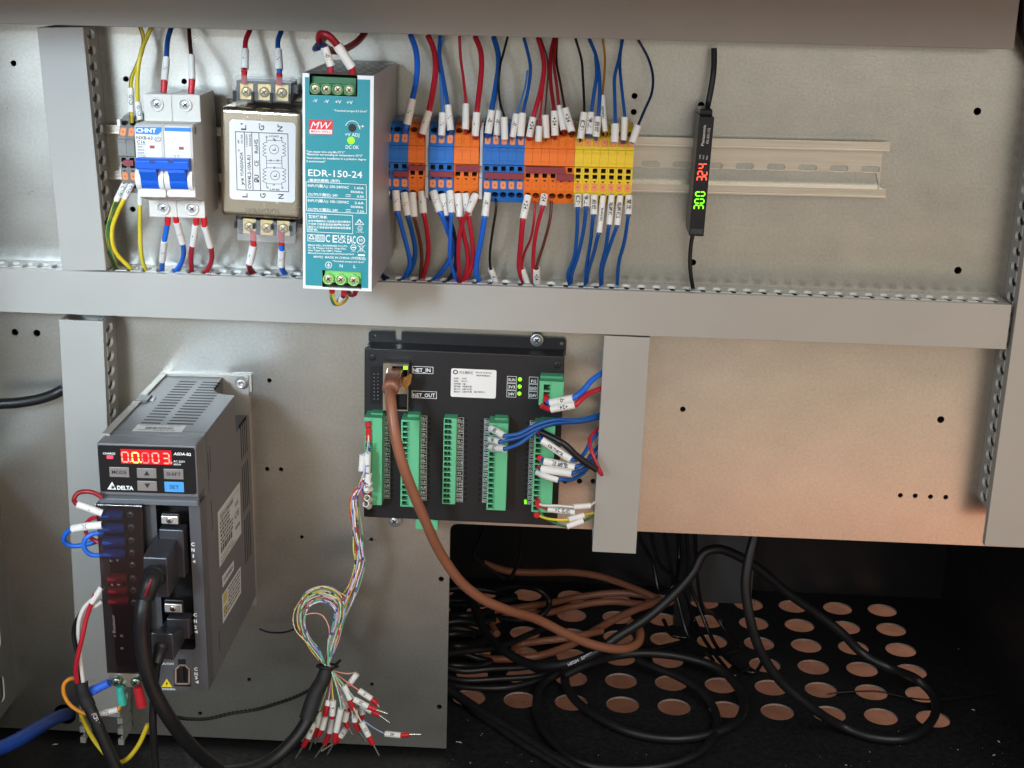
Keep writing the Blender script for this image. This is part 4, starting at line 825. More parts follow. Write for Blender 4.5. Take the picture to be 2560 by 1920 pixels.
q = [d.at('q5', 330 + 34*math.cos(t*.45), 1246 + 30*math.sin(t*.45), w0) + V((0, -.16, 0)) for t in range(14)]; ribbon(pr, q, .3, mi=1, close=True)
q = d.at('q5', 333, 1248, w0); pr.cyl(q + V((0, -.1, 0)), (0, -1, 0), .7, .1, 10, mi=1)
d.part('logo', pr, [WHP, SPAN], pan)
BTN = mat('button_grey', '#8f8985', .4, .4, .05); BTB = mat('button_blue', '#4b9be0', .4, var=.04)
for (x0, y0, x1, y1), t, m_ in (((263, 845, 665, 1050), 'MODE', BTN), ((805, 868, 1202, 1070), '▲', BTN), ((1338, 882, 1735, 1092), 'SHIFT', BTN), ((815, 1118, 1213, 1322), '▼', BTN), ((1350, 1135, 1745, 1345), 'SET', BTB)):
    a, b = d.at('q5', x0, y0, .5), d.at('q5', x1, y1, .5); bt = d.part('button', MB().box((a.x, -.3, a.z), (b.x, -1.1, b.z)), m_, pan, bevel=.2)
    p2 = MB(); xm, ym = (x0+x1)/2, (y0+y1)/2
    if len(t) > 1: k = 148 if t == 'MODE' else 142 if t == 'SHIFT' else 95; d.t(p2, 'q5', t, xm-k, ym+32, xm+k, ym+42, 1.1, 72, bold=.015)
    else:
        sg = 1 if t == '▲' else -1; q = [d.at('q5', xm+dx_, ym+dy_*sg, 1.1) + V((0, -.1, 0)) for dx_, dy_ in ((-58, 45), (58, 48), (0, -48))]; p2.add(q, [(0, 1, 2)])
    d.part('lettering', p2, INK if m_ is BTN else mat('navy_print', '#143a66', .5, var=0), bt)
lens = MB(); a, b = d.at('q5', 482, 492, .4), d.at('q5', 1502, 808, .4)
lens.add([(a.x, -.5, a.z), (b.x, -.5, a.z), (b.x, -.5, b.z), (a.x, -.5, b.z)], [(0, 1, 2, 3)]); dl = d.part('display_window', lens, mat('display_red', (.40, .004, .008), .3, var=0, emit=.7), pan)
sg = MB()
for k, (ch, x, y) in enumerate((('0', 512, 758), ('0', 715, 768), ('0', 912, 775), ('0', 1112, 778), ('3', 1318, 785))):
    seg7(sg, ch, d.at('q5', x, y, .5), (1, 0, 0), V((-.03, 0, 1)).normalized(), d.mm('q5', 152), d.mm('q5', 232), .85, (0, 1, 2, 0, 0)[k], off=.2)
    if k in (0, 1, 4): c = d.at('q5', x+172, y-18, .5); sg.cyl(c + V((0, -.1, 0)), (0, -1, 0), .5, .12, 10, mi=(0, 1, 0)[k % 3] if k < 4 else 0)
d.part('digits', sg, [mat('seg_red', (1., .22, .16), .3, var=0, emit=1.3), mat('seg_yellow', (1., .72, .10), .3, var=0, emit=1.6), mat('seg_dim', (1., .13, .12), .3, var=0, emit=.9)], dl)
a, b = d.at('q5', 215, 620, .4), d.at('q5', 338, 685, .4); d.part('charge_lamp', MB().box((a.x, -.4, a.z), (b.x, -.7, b.z)), mat('lamp_red', (1, .05, .10), .3, var=0, emit=.9), pan)
# connector lettering on the lower front
pr = MB(); w0 = -2
for z, rows, tri in (('q6', (('C', 1428, 690, 1475, 691), ('N', 1432, 768, 1475, 769), ('1', 1445, 852, 1468, 853)), (1462, 905)), ('y3', (('C', 1545, 450, 1572, 450), ('N', 1548, 500, 1572, 500), ('2', 1550, 548, 1572, 548)), (1563, 573)), ('y3', (('C', 1550, 882, 1577, 882), ('N', 1552, 920, 1578, 920), ('3', 1555, 950, 1577, 950)), (1570, 973))):
    for t, x0, y0, x1, y1 in rows: d.t(pr, z, t, x0, y0, x1, y1, w0, 52 if z == 'q6' else 29, bold=.04)
    k = 24 if z == 'q6' else 14; q = [d.at(z, tri[0]+dx_*k, tri[1]+dy_*k, w0) + V((0, -.1, 0)) for dx_, dy_ in ((1, -1), (1, 1), (-1, 0))]; pr.add(q, [(0, 1, 2)])
d.t(pr, 'y3', 'CAUTION', 1282, 833, 1385, 835, w0, 18, bold=.02); d.t(pr, 'y3', 'WARNING', 1290, 1036, 1398, 1038, w0, 18, bold=.02)
d.part('lettering', pr, WHP)
wn = MB(); q = [d.at('y3', *p, w0) + V((0, -.1, 0)) for p in ((1286, 1013), (1330, 946), (1376, 1013))]; wn.add(q, [(0, 1, 2)])
q = [d.at('y3', *p, w0) + V((0, -.15, 0)) for p in ((1335, 962), (1322, 988), (1331, 988), (1326, 1008), (1342, 980), (1332, 980))]; wn.add(q, [(0, 1, 2), (3, 4, 5), (1, 4, 2)], 1)
d.part('warning_mark', wn, [mat('warning_yellow', '#f0d92a', .5, var=0), INK])
mb = MB(); q = [d.at('y3', *p, -2) for p in ((1385, 880), (1420, 840), (1420, 790), (1482, 790), (1482, 840), (1522, 880), (1525, 1010), (1390, 1005))]; mb.add([p + V((0, -.1, 0)) for p in q], [tuple(range(8))], 1)
q = [d.at('y3', *p, -2) for p in ((1402, 985), (1402, 870), (1435, 838), (1478, 838), (1510, 870), (1510, 985))]; ribbon(mb, [p + V((0, -.4, 0)) for p in q], 1.1, close=True)
c = d.at('y3', 1456, 905, -2); mb.box((c.x-1.1, -.2, c.z-4.5+0), (c.x+1.1, 1.6, c.z+5.5), 2)
d.part('socket', mb, [mat('socket_shell', '#b39a88', .35, .3, 0), DARK, BP])
# labels stuck on the drive
lbw = MB(); A = lambda x, y, zz=0: d.at('q5', x, y, 0)
tl_ = [PZ('q5', *p, d.o.z + .05) - d.o for p in ((825, 15), (1785, 48), (1690, 180), (705, 148))]
tl_ = [V((p.dot(d.e), p.y, .12)) for p in tl_]; lbw.add(tl_, [(3, 2, 1, 0)]); bc = d.part('barcode_label', lbw, PAPER2)
p2 = MB(); M_ = lambda u_, v_: tl_[3] + (tl_[2]-tl_[3])*u_ + (tl_[0]-tl_[3])*v_ + V((0, 0, .08)); rr = random.Random(5)
p2.text('WARRANTY VOID IF REMOVED', M_(.08, .78), M_(.9, .78), (0, 0, 1), h=1.3); p2.text('PSNO: 2024070156', M_(.12, .12), M_(.85, .12), (0, 0, 1), h=1.7)
u_ = .22
while u_ < .78: k = rr.choice((.006, .01, .016)); p2.add([M_(u_, .34), M_(u_+k, .34), M_(u_+k, .66), M_(u_, .66)], [(0, 1, 2, 3)]); u_ += k + rr.choice((.006, .01))
d.part('lettering', p2, INK, bc)
def side(z, x, y):       # a point of the drive's right side, local
    dr = ray(*src(z, x, y)); nrm = d.e; o = d.o + d.e*(Wd + .12); t = (o - CC).dot(nrm) / dr.dot(nrm); p = CC + dr*t - d.o; return V((Wd + .12, p.y, p.dot(d.k)))
for name, cs, rows in (('rating_label', ((253, 400), (472, 95), (487, 605), (272, 945)), 1), ('version_label', ((297, 1032), (413, 870), (413, 965), (302, 1145)), 0), ('caution_label', ((296, 1220), (480, 930), (485, 1190), (305, 1500)), 2)):
    q = [side('q7', *c) for c in cs]; lo = d.part(name, MB().add(q, [(0, 1, 2, 3)]), PAPER2)
    p2 = MB(); F = lambda u_, v_: q[3] + (q[2]-q[3])*u_ + (q[0]-q[3])*v_ + ((q[1]-q[0])-(q[2]-q[3]))*u_*v_ + V((.1, 0, 0)); rr = random.Random(9)
    def line(v_, h_, u0, u1, seed, t=None):
        a_, b_ = F(u0, v_), F(u1, v_)
        if t: p2.text(t, a_, b_, (1, 0, 0), h=h_, lift=.03); return
        x = u0; r2 = random.Random(seed)
        while x < u1:
            k = r2.uniform(.03, .09); e = F(min(x+k, u1), v_); s_ = F(x, v_); p2.add([s_, e, e + V((0, 0, h_)), s_ + V((0, 0, h_))], [(0, 1, 2, 3)]); x += k + .022
    if rows == 1:
        line(.80, 3.0, .10, .66, 1, 'DELTA AC SERVO DRIVE'); line(.9, .35, .06, .94, 0, None)
        for k in range(6): line(.72 - k*.075, 1.7, .08, .62 if k > 2 else .5, k+3)
        line(.66, 3.2, .74, .9, 2, 'cUL'); line(.44, 4.0, .70, .92, 2, 'CE'); line(.2, 4.5, .08, .6, 11); line(.1, 1.3, .08, .6, 13, 'DELTA ELECTRONICS INC'); line(.03, 1.3, .08, .72, 13, 'MADE IN CHINA')
        line(.22, 2.5, .74, .93, 7)
    elif rows == 0: line(.3, 3.0, .1, .9, 1, 'V1.00 B0024')
    else:
        for k in range(6): line(.84 - k*.14, 1.4, .32 if k < 4 else .08, .94, k+20)
        p2.add([F(.06, .62), F(.24, .62), F(.24, .94), F(.06, .94)], [(0, 1, 2, 3)], 1); p2.add([F(.06, .25), F(.24, .25), F(.24, .5), F(.06, .5)], [(0, 1, 2, 3)], 1)
    d.part('lettering', p2, [mat('label_print', '#55565a', .6, var=0), mat('label_yellow', '#c9b45a', .6, var=0)], lo)
# terminal cover: smoky see-through box over the lugs
SMOKE = mat('smoky_cover', '#1b0d10', .12, var=0, alpha=.5, spec=.8, coat=.3)
a = d.at('q6', 103, 118, 6); b = d.at('y3', 1112, 912, 6); xb = d.at('q6', 745, 120, 6).x
cv = MB().box((a.x, -5, b.z), (xb, -6, a.z)).box((a.x, -5, b.z), (a.x+.9, 10, a.z)).box((xb-.9, -5, b.z), (xb, 6, a.z)).box((a.x+.9, -5, a.z-.9), (xb-.9, 8, a.z)).box((a.x+.9, -5, b.z), (xb-.9, 10, b.z+.9))
cov = d.part('terminal_cover', cv, SMOKE, bevel=.3)
pr = MB(); d.t(pr, 'y3', 'r Resistor', 925, 610, 912, 435, 6.02, 24); d.t(pr, 'y3', 'C', 960, 612, 984, 612, 6.02, 20); d.t(pr, 'y3', 'D', 965, 712, 986, 712, 6.02, 18)
for t, x, y in (('L  T', 305, 905), ('S  V', 318, 1238)): d.t(pr, 'q6', t, x, y, x+130, y, 6.02, 28)
d.part('lettering', pr, mat('faint_print', '#857676', .5, var=0), cov)
tbk = MB(); a2 = d.at('q6', 470, 150, 0); b2 = d.at('y3', 1110, 480, 0); tbk.box((a2.x, 0, a2.z), (xb-1.2, 8, b2.z)); tb = d.part('terminal_block', tbk, mat('brown_block', '#2b1b1b', .5, var=.05), bevel=.3)
for k in range(8):
    y = (255, 430, 610, 780, 950, 1135, 1300, 1470)[k]; c = d.at('q6', 590 + k*7, y, 0); s_ = MB(); screw_head(s_, c, 2.2, 14, h=1.2); d.part('screw', s_, [STEEL, INK], tb)
LUGB, LUGR, LUGT = mat('lug_blue', '#3a6fe6', .4, var=.05), mat('lug_red', '#c82634', .38, var=.05), mat('lug_teal', '#3fbfae', .4, var=.05)
pgm = MB(); a = d.at('y3', 875, 912, -4); b = d.at('y3', 1120, 1010, -4); pgm.box((a.x, 3, a.z+2), (b.x, 5, b.z)); pe = d.part('earth_plate', pgm, ALU)
for x, y in ((935, 965), (1085, 968)): s_ = MB(); screw_head(s_, d.at('y3', x, y, -2), 3.3, 20, h=2.6); d.part('earth_screw', s_, [mat('green_screw', '#93a89a', .25, .9, .06), INK], pe)
# ================================================================ wires: each one a thing with its insulation, marker sleeve and ferrule
WIRE = dict(blue='#2166d0', deep='#17529c', navy='#14264f', light='#4a78b4', red='#b32031', dred='#86141d', brown='#5e3328', brownd='#3a1a14', black='#141416', white='#d8d6d2', gold='#a97a2a',
            yellow='#d9c43a', gold2='#c79a2e', olive='#8a7628', green='#2e6a48', orange='#dd8f2a', yg='#e0c833', lt='#6d83ad')
def wm(c): return mat('wire_' + c, WIRE[c], .33, var=.05, scale=60)
SLV = mat('sleeve_white', '#e3e1dc', .5, var=.03, scale=90); SLVI = mat('sleeve_inside', '#a9a59c', .6, var=0); FER = mat('ferrule_red', '#c02229', .38, var=.05); PIN = mat('tinned_pin', '#cfcabf', .25, 1, .08)
def path(z, pts): return [P(z, *p) for p in pts]
def wire(color, z, wd, label, w, s=None, t=None, sd=None, st=None, up=False, f=None, fd=None, cat='wire', group=None, stripe=None, tcol=None, hide=False, turn=0., name='wire', th=1.05):
    segs = path(z, w) if w else []
    sp = path(z, s) if s else []; tp = path(z, t) if t else []; fp = path(z, f) if f else []
    dense = sp if len(sp) != 2 else [sp[0].lerp(sp[1], q) for q in (0, .25, .5, .75, 1)]
    if dense and segs and (segs[-1]-dense[0]).length < 3: segs = segs[:-1] if len(segs) > 1 else []
    full = segs + dense + tp
    ref = (segs or sp)[0]; k = mmpx(z, ref); r = wd*k/2
    root = empty(name, ref, label, cat, group)
    o = root.location / S
    m = wm(color); mb = MB(); n = 10
    if len(full) < 2: full = full + fp[:1]
    if tcol and tp:
        mb.tube(segs + dense, r, n); mb.build('insulation', m, root, o); MB().tube(sp[-1:] + tp, r, n).build('insulation', wm(tcol), root, o)
    else:
        mb.tube(full, r, n); mb.build('insulation', m, root, o)
    if stripe:
        pts = crom(full, 6); fr = frames(pts); sm = MB(); vs = []
        for j, (p, (tt, u_, b_)) in enumerate(zip(pts, fr)):
            a0 = turn + .15*math.sin(j*.5)
            vs += [p + (u_*math.cos(a0+a) + b_*math.sin(a0+a))*(r*1.02) for a in (-.75, -.3, .3, .75)]
        sm.add(vs, [(j*4+i, j*4+i+1, (j+1)*4+i+1, (j+1)*4+i) for j in range(len(pts)-1) for i in range(3)], 0, True); sm.build('stripe', wm(stripe), root, o)
    if s:
        k2 = mmpx(z, sp[0]); rs = max((sd or wd*1.35)*k2/2, r*1.32)
        so = MB().sleeve(sp, rs, max(rs*.80, r*.9), mi=0).build('marker_sleeve', SLV, root, o)
        if st:
            a, b = sp[0], sp[-1]; c = sp[len(sp)//2] if len(sp) % 2 else (a+b)/2; e = (b-a); L = e.length; e.normalize()
            if up: e = -e
            view = (CC - c).normalized(); nn = (view - e*view.dot(e)).normalized()
            if turn and not stripe: nn = Matrix.Rotation(turn, 3, e) @ nn
            h = rs*th; wdt = outline(st)[2] * h/.7; wdt = min(wdt, L*.92)
            if len(st) == 1: c = c
            tm = MB(); tm.text(st, c - e*wdt/2, c + e*wdt/2, nn, h=h, wrap=rs, lift=.05, bold=.02); tm.build('lettering', INK, so, o)
    if f:
        rf = (fd or wd*1.25)*mmpx(z, fp[0])/2; MB().tube(fp, lambda q: rf*(1.0 - .1*q), 12).build('ferrule', FER, root, o)
    return root
G1, G2, G3 = 'wires coming down from the top duct', 'wires going down into the middle duct', 'wires on the controller connectors'
D0 = 14
# earth wires, breaker and filter wires
wire('olive', 'z1', 36, 'olive earth wire with a GND sleeve, left one into the grey earth block', [(1205,215,D0),(1240,330,D0),(1225,450,18),(1180,570,20),(1140,660,24),(1130,760,28)], [(1130,765,28),(1132,975,34)], [(1132,985,35),(1140,1055,33)], 55, 'GND', group=G1, turn=-.7, stripe='yellow')
wire('yellow', 'z1', 38, 'yellow earth wire with a GND sleeve beside the breaker top', [(1318,215,D0),(1265,330,16),(1220,450,22),(1195,580,24),(1185,720,28),(1190,890,33)], [(1192,885,33),(1212,1040,36)], None, 56, 'GND', group=G1)
wire('deep', 'z1', 44, 'blue wire with an N sleeve and red ferrule into the breaker top', [(1480,235,D0),(1450,340,22),(1437,500,38)], [(1438,500,38),(1420,700,46)], None, 62, 'N', f=[(1420,696,46),(1414,800,48)], fd=60, group=G1)
wire('brownd', 'z1', 36, 'dark brown wire with a blank sleeve and red ferrule into the breaker top', [(1632,235,D0),(1640,350,24),(1650,480,38)], [(1652,480,38),(1660,690,46)], None, 60, f=[(1660,685,46),(1650,810,48)], fd=62, group=G1)
wire('red', 'r7', 62, 'red wire with an L sleeve into the top left screw of the filter', [(408,75,D0),(360,190,20),(346,305,26)], [(350,308,26),(346,540,32)], None, 92, 'L', f=[(340,560,32),(338,720,31)], fd=78, group=G1)
wire('deep', 'r7', 62, 'blue wire with an N sleeve into the top right screw of the filter', [(785,90,D0),(748,190,20),(742,305,26)], [(745,308,26),(762,550,32)], [(763,590,32)], 92, 'N', f=[(762,590,32),(760,730,31)], fd=76, group=G1)
wire('dred', 'r7', 82, 'thick dark red wire looping over the supply top into its +V terminal', [(1790,110,D0),(1700,210,30),(1570,290,50),(1440,325,72),(1310,275,95),(1240,190,108),(1262,118,114),(1350,140,116),(1452,232,114)], [(1455,250,114),(1632,520,111)], None, 92, f=[(1630,505,111),(1645,600,110)], fd=84, group=G1)
wire('navy', 'r7', 62, 'dark blue wire with a -0V sleeve bending over the supply top into -V', [(1330,150,60),(1290,195,75),(1225,245,95),(1185,300,104),(1225,290,110),(1300,268,113)], [(1305,275,113),(1380,500,111)], [(1376,520,110)], 98, '-0V', tcol='blue', f=[(1376,510,110),(1378,585,110)], fd=82, group=G1)
wire('yellow', 'r6', 56, 'green-yellow earth wire with a slanted GND sleeve, leftmost below the earth block', [(405,240,34)], [(400,255,34),(262,530,36)], [(250,560,35),(195,720,30),(155,900,26),(160,1100,24),(205,1240,20),(265,1400,13),(270,1440,10)], 82, 'GND', up=True, stripe='green', turn=-.4, group=G2)
wire('yg', 'r6', 58, 'yellow earth wire with a slanted GND sleeve, second below the earth block', [(505,240,34)], [(495,255,34),(362,505,38)], [(352,530,38),(270,700,33),(210,900,28),(215,1080,25),(280,1230,20),(440,1395,13),(460,1430,10)], 82, 'GND', up=True, group=G2, th=.9)
wire('yellow', 'r6', 56, 'yellow earth wire dropping straight from under the breaker', [(575,380,34)], [(580,400,34),(575,575,32)], [(572,600,32),(570,900,26),(580,1150,22),(605,1320,16),(650,1425,12)], 76, group=G2)
wire('blue', 'r6', 68, 'blue wire with a low N sleeve, leftmost below the breaker', [(930,810,46),(890,1040,40)], [(888,1040,40),(858,1305,28)], [(858,1310,28),(858,1440,14)], 88, 'N', f=[(932,730,47),(930,835,46)], fd=86, group=G2)
wire('blue', 'r6', 66, 'blue wire with an N sleeve right under its ferrule, second below the breaker', None, [(1045,800,46),(1120,1075,36)], [(1125,1085,36),(1135,1220,26),(1100,1340,18),(1030,1440,13)], 90, 'N', f=[(1035,730,47),(1045,805,46)], fd=84, group=G2)
wire('red', 'r6', 68, 'red wire with an L sleeve, third below the breaker', None, [(1295,830,46),(1255,1100,36)], [(1252,1105,36),(1230,1250,26),(1240,1440,13)], 86, 'L', f=[(1300,745,47),(1298,835,46)], fd=86, group=G2)
wire('red', 'r6', 68, 'red wire with a blank slanted sleeve, rightmost below the breaker', None, [(1405,850,46),(1485,1120,36)], [(1490,1130,36),(1500,1270,26),(1475,1370,18),(1425,1455,13)], 86, f=[(1395,745,47),(1408,850,46)], fd=88, group=G2)
wire('dred', 'z2', 46, 'dark red wire with an L sleeve from the lower left screw of the filter', None, [(965,1330,28),(934,1470,24)], [(930,1475,24),(938,1515,18),(970,1555,13)], 60, 'L', f=[(960,1225,30),(966,1335,28)], fd=50, group=G2)
wire('blue', 'z2', 44, 'blue wire with an N sleeve from the lower right screw of the filter', [(1180,1325,28)], [(1182,1365,27),(1175,1490,22)], [(1178,1492,22),(1192,1530,17),(1215,1560,13)], 52, 'N', f=[(1176,1225,30),(1180,1325,28)], fd=50, group=G2)
wire('yg', 'r5', 58, 'yellow-green earth wire curling under the supply', [(440,1500,108),(445,1590,108),(475,1650,106),(560,1640,100),(620,1580,92)], f=[(440,1440,109),(440,1520,108)], fd=78, stripe='green', turn=.4, group='wires under the power supply')
wire('navy', 'r5', 60, 'dark blue wire with a white sleeve tip under the supply', [(585,1540,108),(575,1570,106)], [(575,1565,106),(520,1640,100)], None, 72, f=[(590,1440,109),(587,1550,108)], fd=80, group='wires under the power supply')
wire('dred', 'r5', 60, 'dark red wire curling tightly under the right end of the supply', [(735,1470,108),(720,1530,106),(670,1545,100),(630,1510,94)], f=[(735,1440,109),(732,1500,108)], fd=80, group='wires under the power supply')
# wires down to the terminal row
E_ = 36
for a in [
 ('blue','z4',56,'thick blue wire with an N sleeve, leftmost above the terminal row',[(420,30,D0),(470,170,20),(487,330,25),(470,520,32),(440,670,39)],[(437,662,39),(385,915,42)],[(372,940,42),(355,1010,33)],82,'N'),
 ('red','z4',58,'thick red wire with an L sleeve into the first orange pair',[(592,35,D0),(645,160,18),(668,330,24),(645,560,32),(606,790,40)],[(602,778,40),(535,1005,41)],[(525,1040,34)],66,'L'),
 ('light','z4',42,'light blue wire with an N sleeve, left of the crossed blue pair',[(738,40,D0),(707,200,16),(722,450,26),(742,810,39)],[(738,795,39),(727,1020,41)],[(725,1050,34)],74,'N'),
 ('deep','z4',40,'darker blue wire with an N sleeve, right of the crossed blue pair',[(712,40,D0),(705,230,20),(745,470,28),(782,730,37)],[(788,722,37),(818,972,41)],[(812,1015,33)],70,'N'),
 ('red','z4',30,'thin red wire with a blank sleeve above the second orange set',[(903,40,D0),(915,260,18),(945,480,26),(980,710,36)],[(968,712,36),(962,965,41)],[(970,1020,33)],70,None),
 ('red','z4',54,'thick red wire with an L sleeve left of the second end bracket',[(1058,45,D0),(1110,180,20),(1122,330,25),(1102,560,32),(1076,800,40)],[(1075,792,40),(1058,1025,41)],[(1056,1060,34)],74,'L'),
 ('deep','z4',54,'thick blue wire with a -0V sleeve, leftmost of the five-block blue set',[(1240,50,D0),(1282,200,20),(1290,330,25),(1258,560,32),(1225,780,40)],[(1222,770,40),(1186,1000,41)],[(1184,1050,34)],74,'-0V'),
 ('black','z4',24,'thin black wire ending in a blank open sleeve over the blue blocks',[(1378,50,D0),(1340,200,22),(1300,360,30),(1290,550,34),(1310,720,40),(1338,860,45)],[(1344,838,45),(1350,1060,46)],None,70,None),
 ('white','z4',18,'thin white wire with a -0V sleeve behind the thick blue one',[(1268,560,30),(1278,690,34),(1286,780,37)],[(1286,775,37),(1275,1020,40)],[(1274,1060,34)],72,'-0V'),
 ('deep','z5',34,'blue wire with a blank sleeve, rightmost of the five blue blocks',[(513,60,D0),(550,200,18),(577,350,24),(556,560,31),(512,810,39)],[(502,798,39),(480,1030,41)],[(478,1070,34)],74,None),
 ('light','z5',20,'thin blue wire with a -0V sleeve beside the rightmost blue block wire',[(548,380,24),(520,560,31),(465,800,39)],[(440,805,40),(400,1035,41)],[(398,1070,34)],70,'-0V'),
 ('red','z5',48,'thick red wire with a +24V sleeve, leftmost over the six orange blocks',[(652,60,D0),(690,190,20),(712,330,25),(690,520,31),(612,860,40)],[(606,840,40),(568,1035,41)],[(566,1075,34)],74,'+24V'),
 ('red','z5',22,'thin red wire ending in a low open sleeve over the orange blocks',[(722,400,27),(692,650,36),(660,960,45)],[(664,930,45),(655,1085,47)],None,68,None),
 ('brown','z5',18,'thin brown wire with a blank open sleeve over the orange blocks',[(678,60,D0),(740,250,20),(750,400,26),(735,620,34),(718,830,41)],[(722,818,41),(732,1045,42)],[(733,1080,35)],72,None),
 ('dred','z5',38,'red wire with a +24V sleeve turned sideways over the orange blocks',[(812,60,D0),(777,220,20),(775,480,28),(808,780,38)],[(812,780,38),(820,1025,41)],[(820,1070,34)],74,'+24V'),
 ('dred','z5',32,'red wire with a high blank sleeve over the fifth orange block',[(828,60,D0),(808,300,24),(835,520,30),(868,720,35)],[(858,730,35),(905,970,41)],[(906,1040,33)],62,None),
 ('brownd','z5',26,'dark brown wire with a tilted sleeve over the last orange block',[(838,60,D0),(835,300,20),(875,520,27),(905,745,36)],[(918,755,38),(985,985,42)],[(982,1050,33)],76,'+24V'),
 ('black','z5',26,'thin black wire with a printed sleeve over the first yellow block',[(1022,65,D0),(1080,270,18),(1095,450,26),(1105,800,38)],[(1108,795,38),(1070,1055,42)],[(1066,1090,34)],72,'红外'),
 ('deep','z5',38,'blue wire with a printed sleeve into the second yellow block',[(1222,240,22),(1232,420,28),(1205,600,33),(1176,795,38)],[(1178,795,38),(1155,1010,42)],[(1153,1050,33)],72,'停止'),
 ('deep','z5',36,'blue wire with a printed sleeve into the third yellow block',[(1158,70,D0),(1220,220,20),(1255,400,27),(1262,600,34),(1245,840,40)],[(1245,835,40),(1225,1035,42)],[(1224,1075,34)],72,'启动'),
 ('gold','z5',24,'thin brown wire with a long printed sleeve into the fourth yellow block',[(1292,70,D0),(1312,250,18),(1305,450,25),(1288,635,33)],[(1290,630,33),(1300,800,38),(1318,985,42)],[(1316,1050,33)],54,'camera1'),
 ('deep','z5',34,'blue wire ending in a low open sleeve over the fifth yellow block',[(1487,75,D0),(1452,260,22),(1408,450,30),(1410,650,37),(1418,930,45)],[(1415,908,45),(1408,1092,48)],None,80,None),
 ('deep','z5',32,'blue wire with an open sleeve into the sixth yellow block',[(1480,75,D0),(1460,300,20),(1475,520,29),(1500,855,41)],[(1508,840,41),(1497,1070,43)],[(1496,1100,35)],70,None),
 ('navy','z5',27,'dark blue wire bowing out right to an open sleeve at the last yellow block',[(1640,75,D0),(1740,260,18),(1785,430,24),(1775,600,31),(1700,780,38),(1630,950,45)],[(1638,928,44),(1580,1098,48)],None,76,None),
]: wire(a[0], a[1], a[2], a[3], a[4], a[5], a[6], a[7], a[8], group=G1)
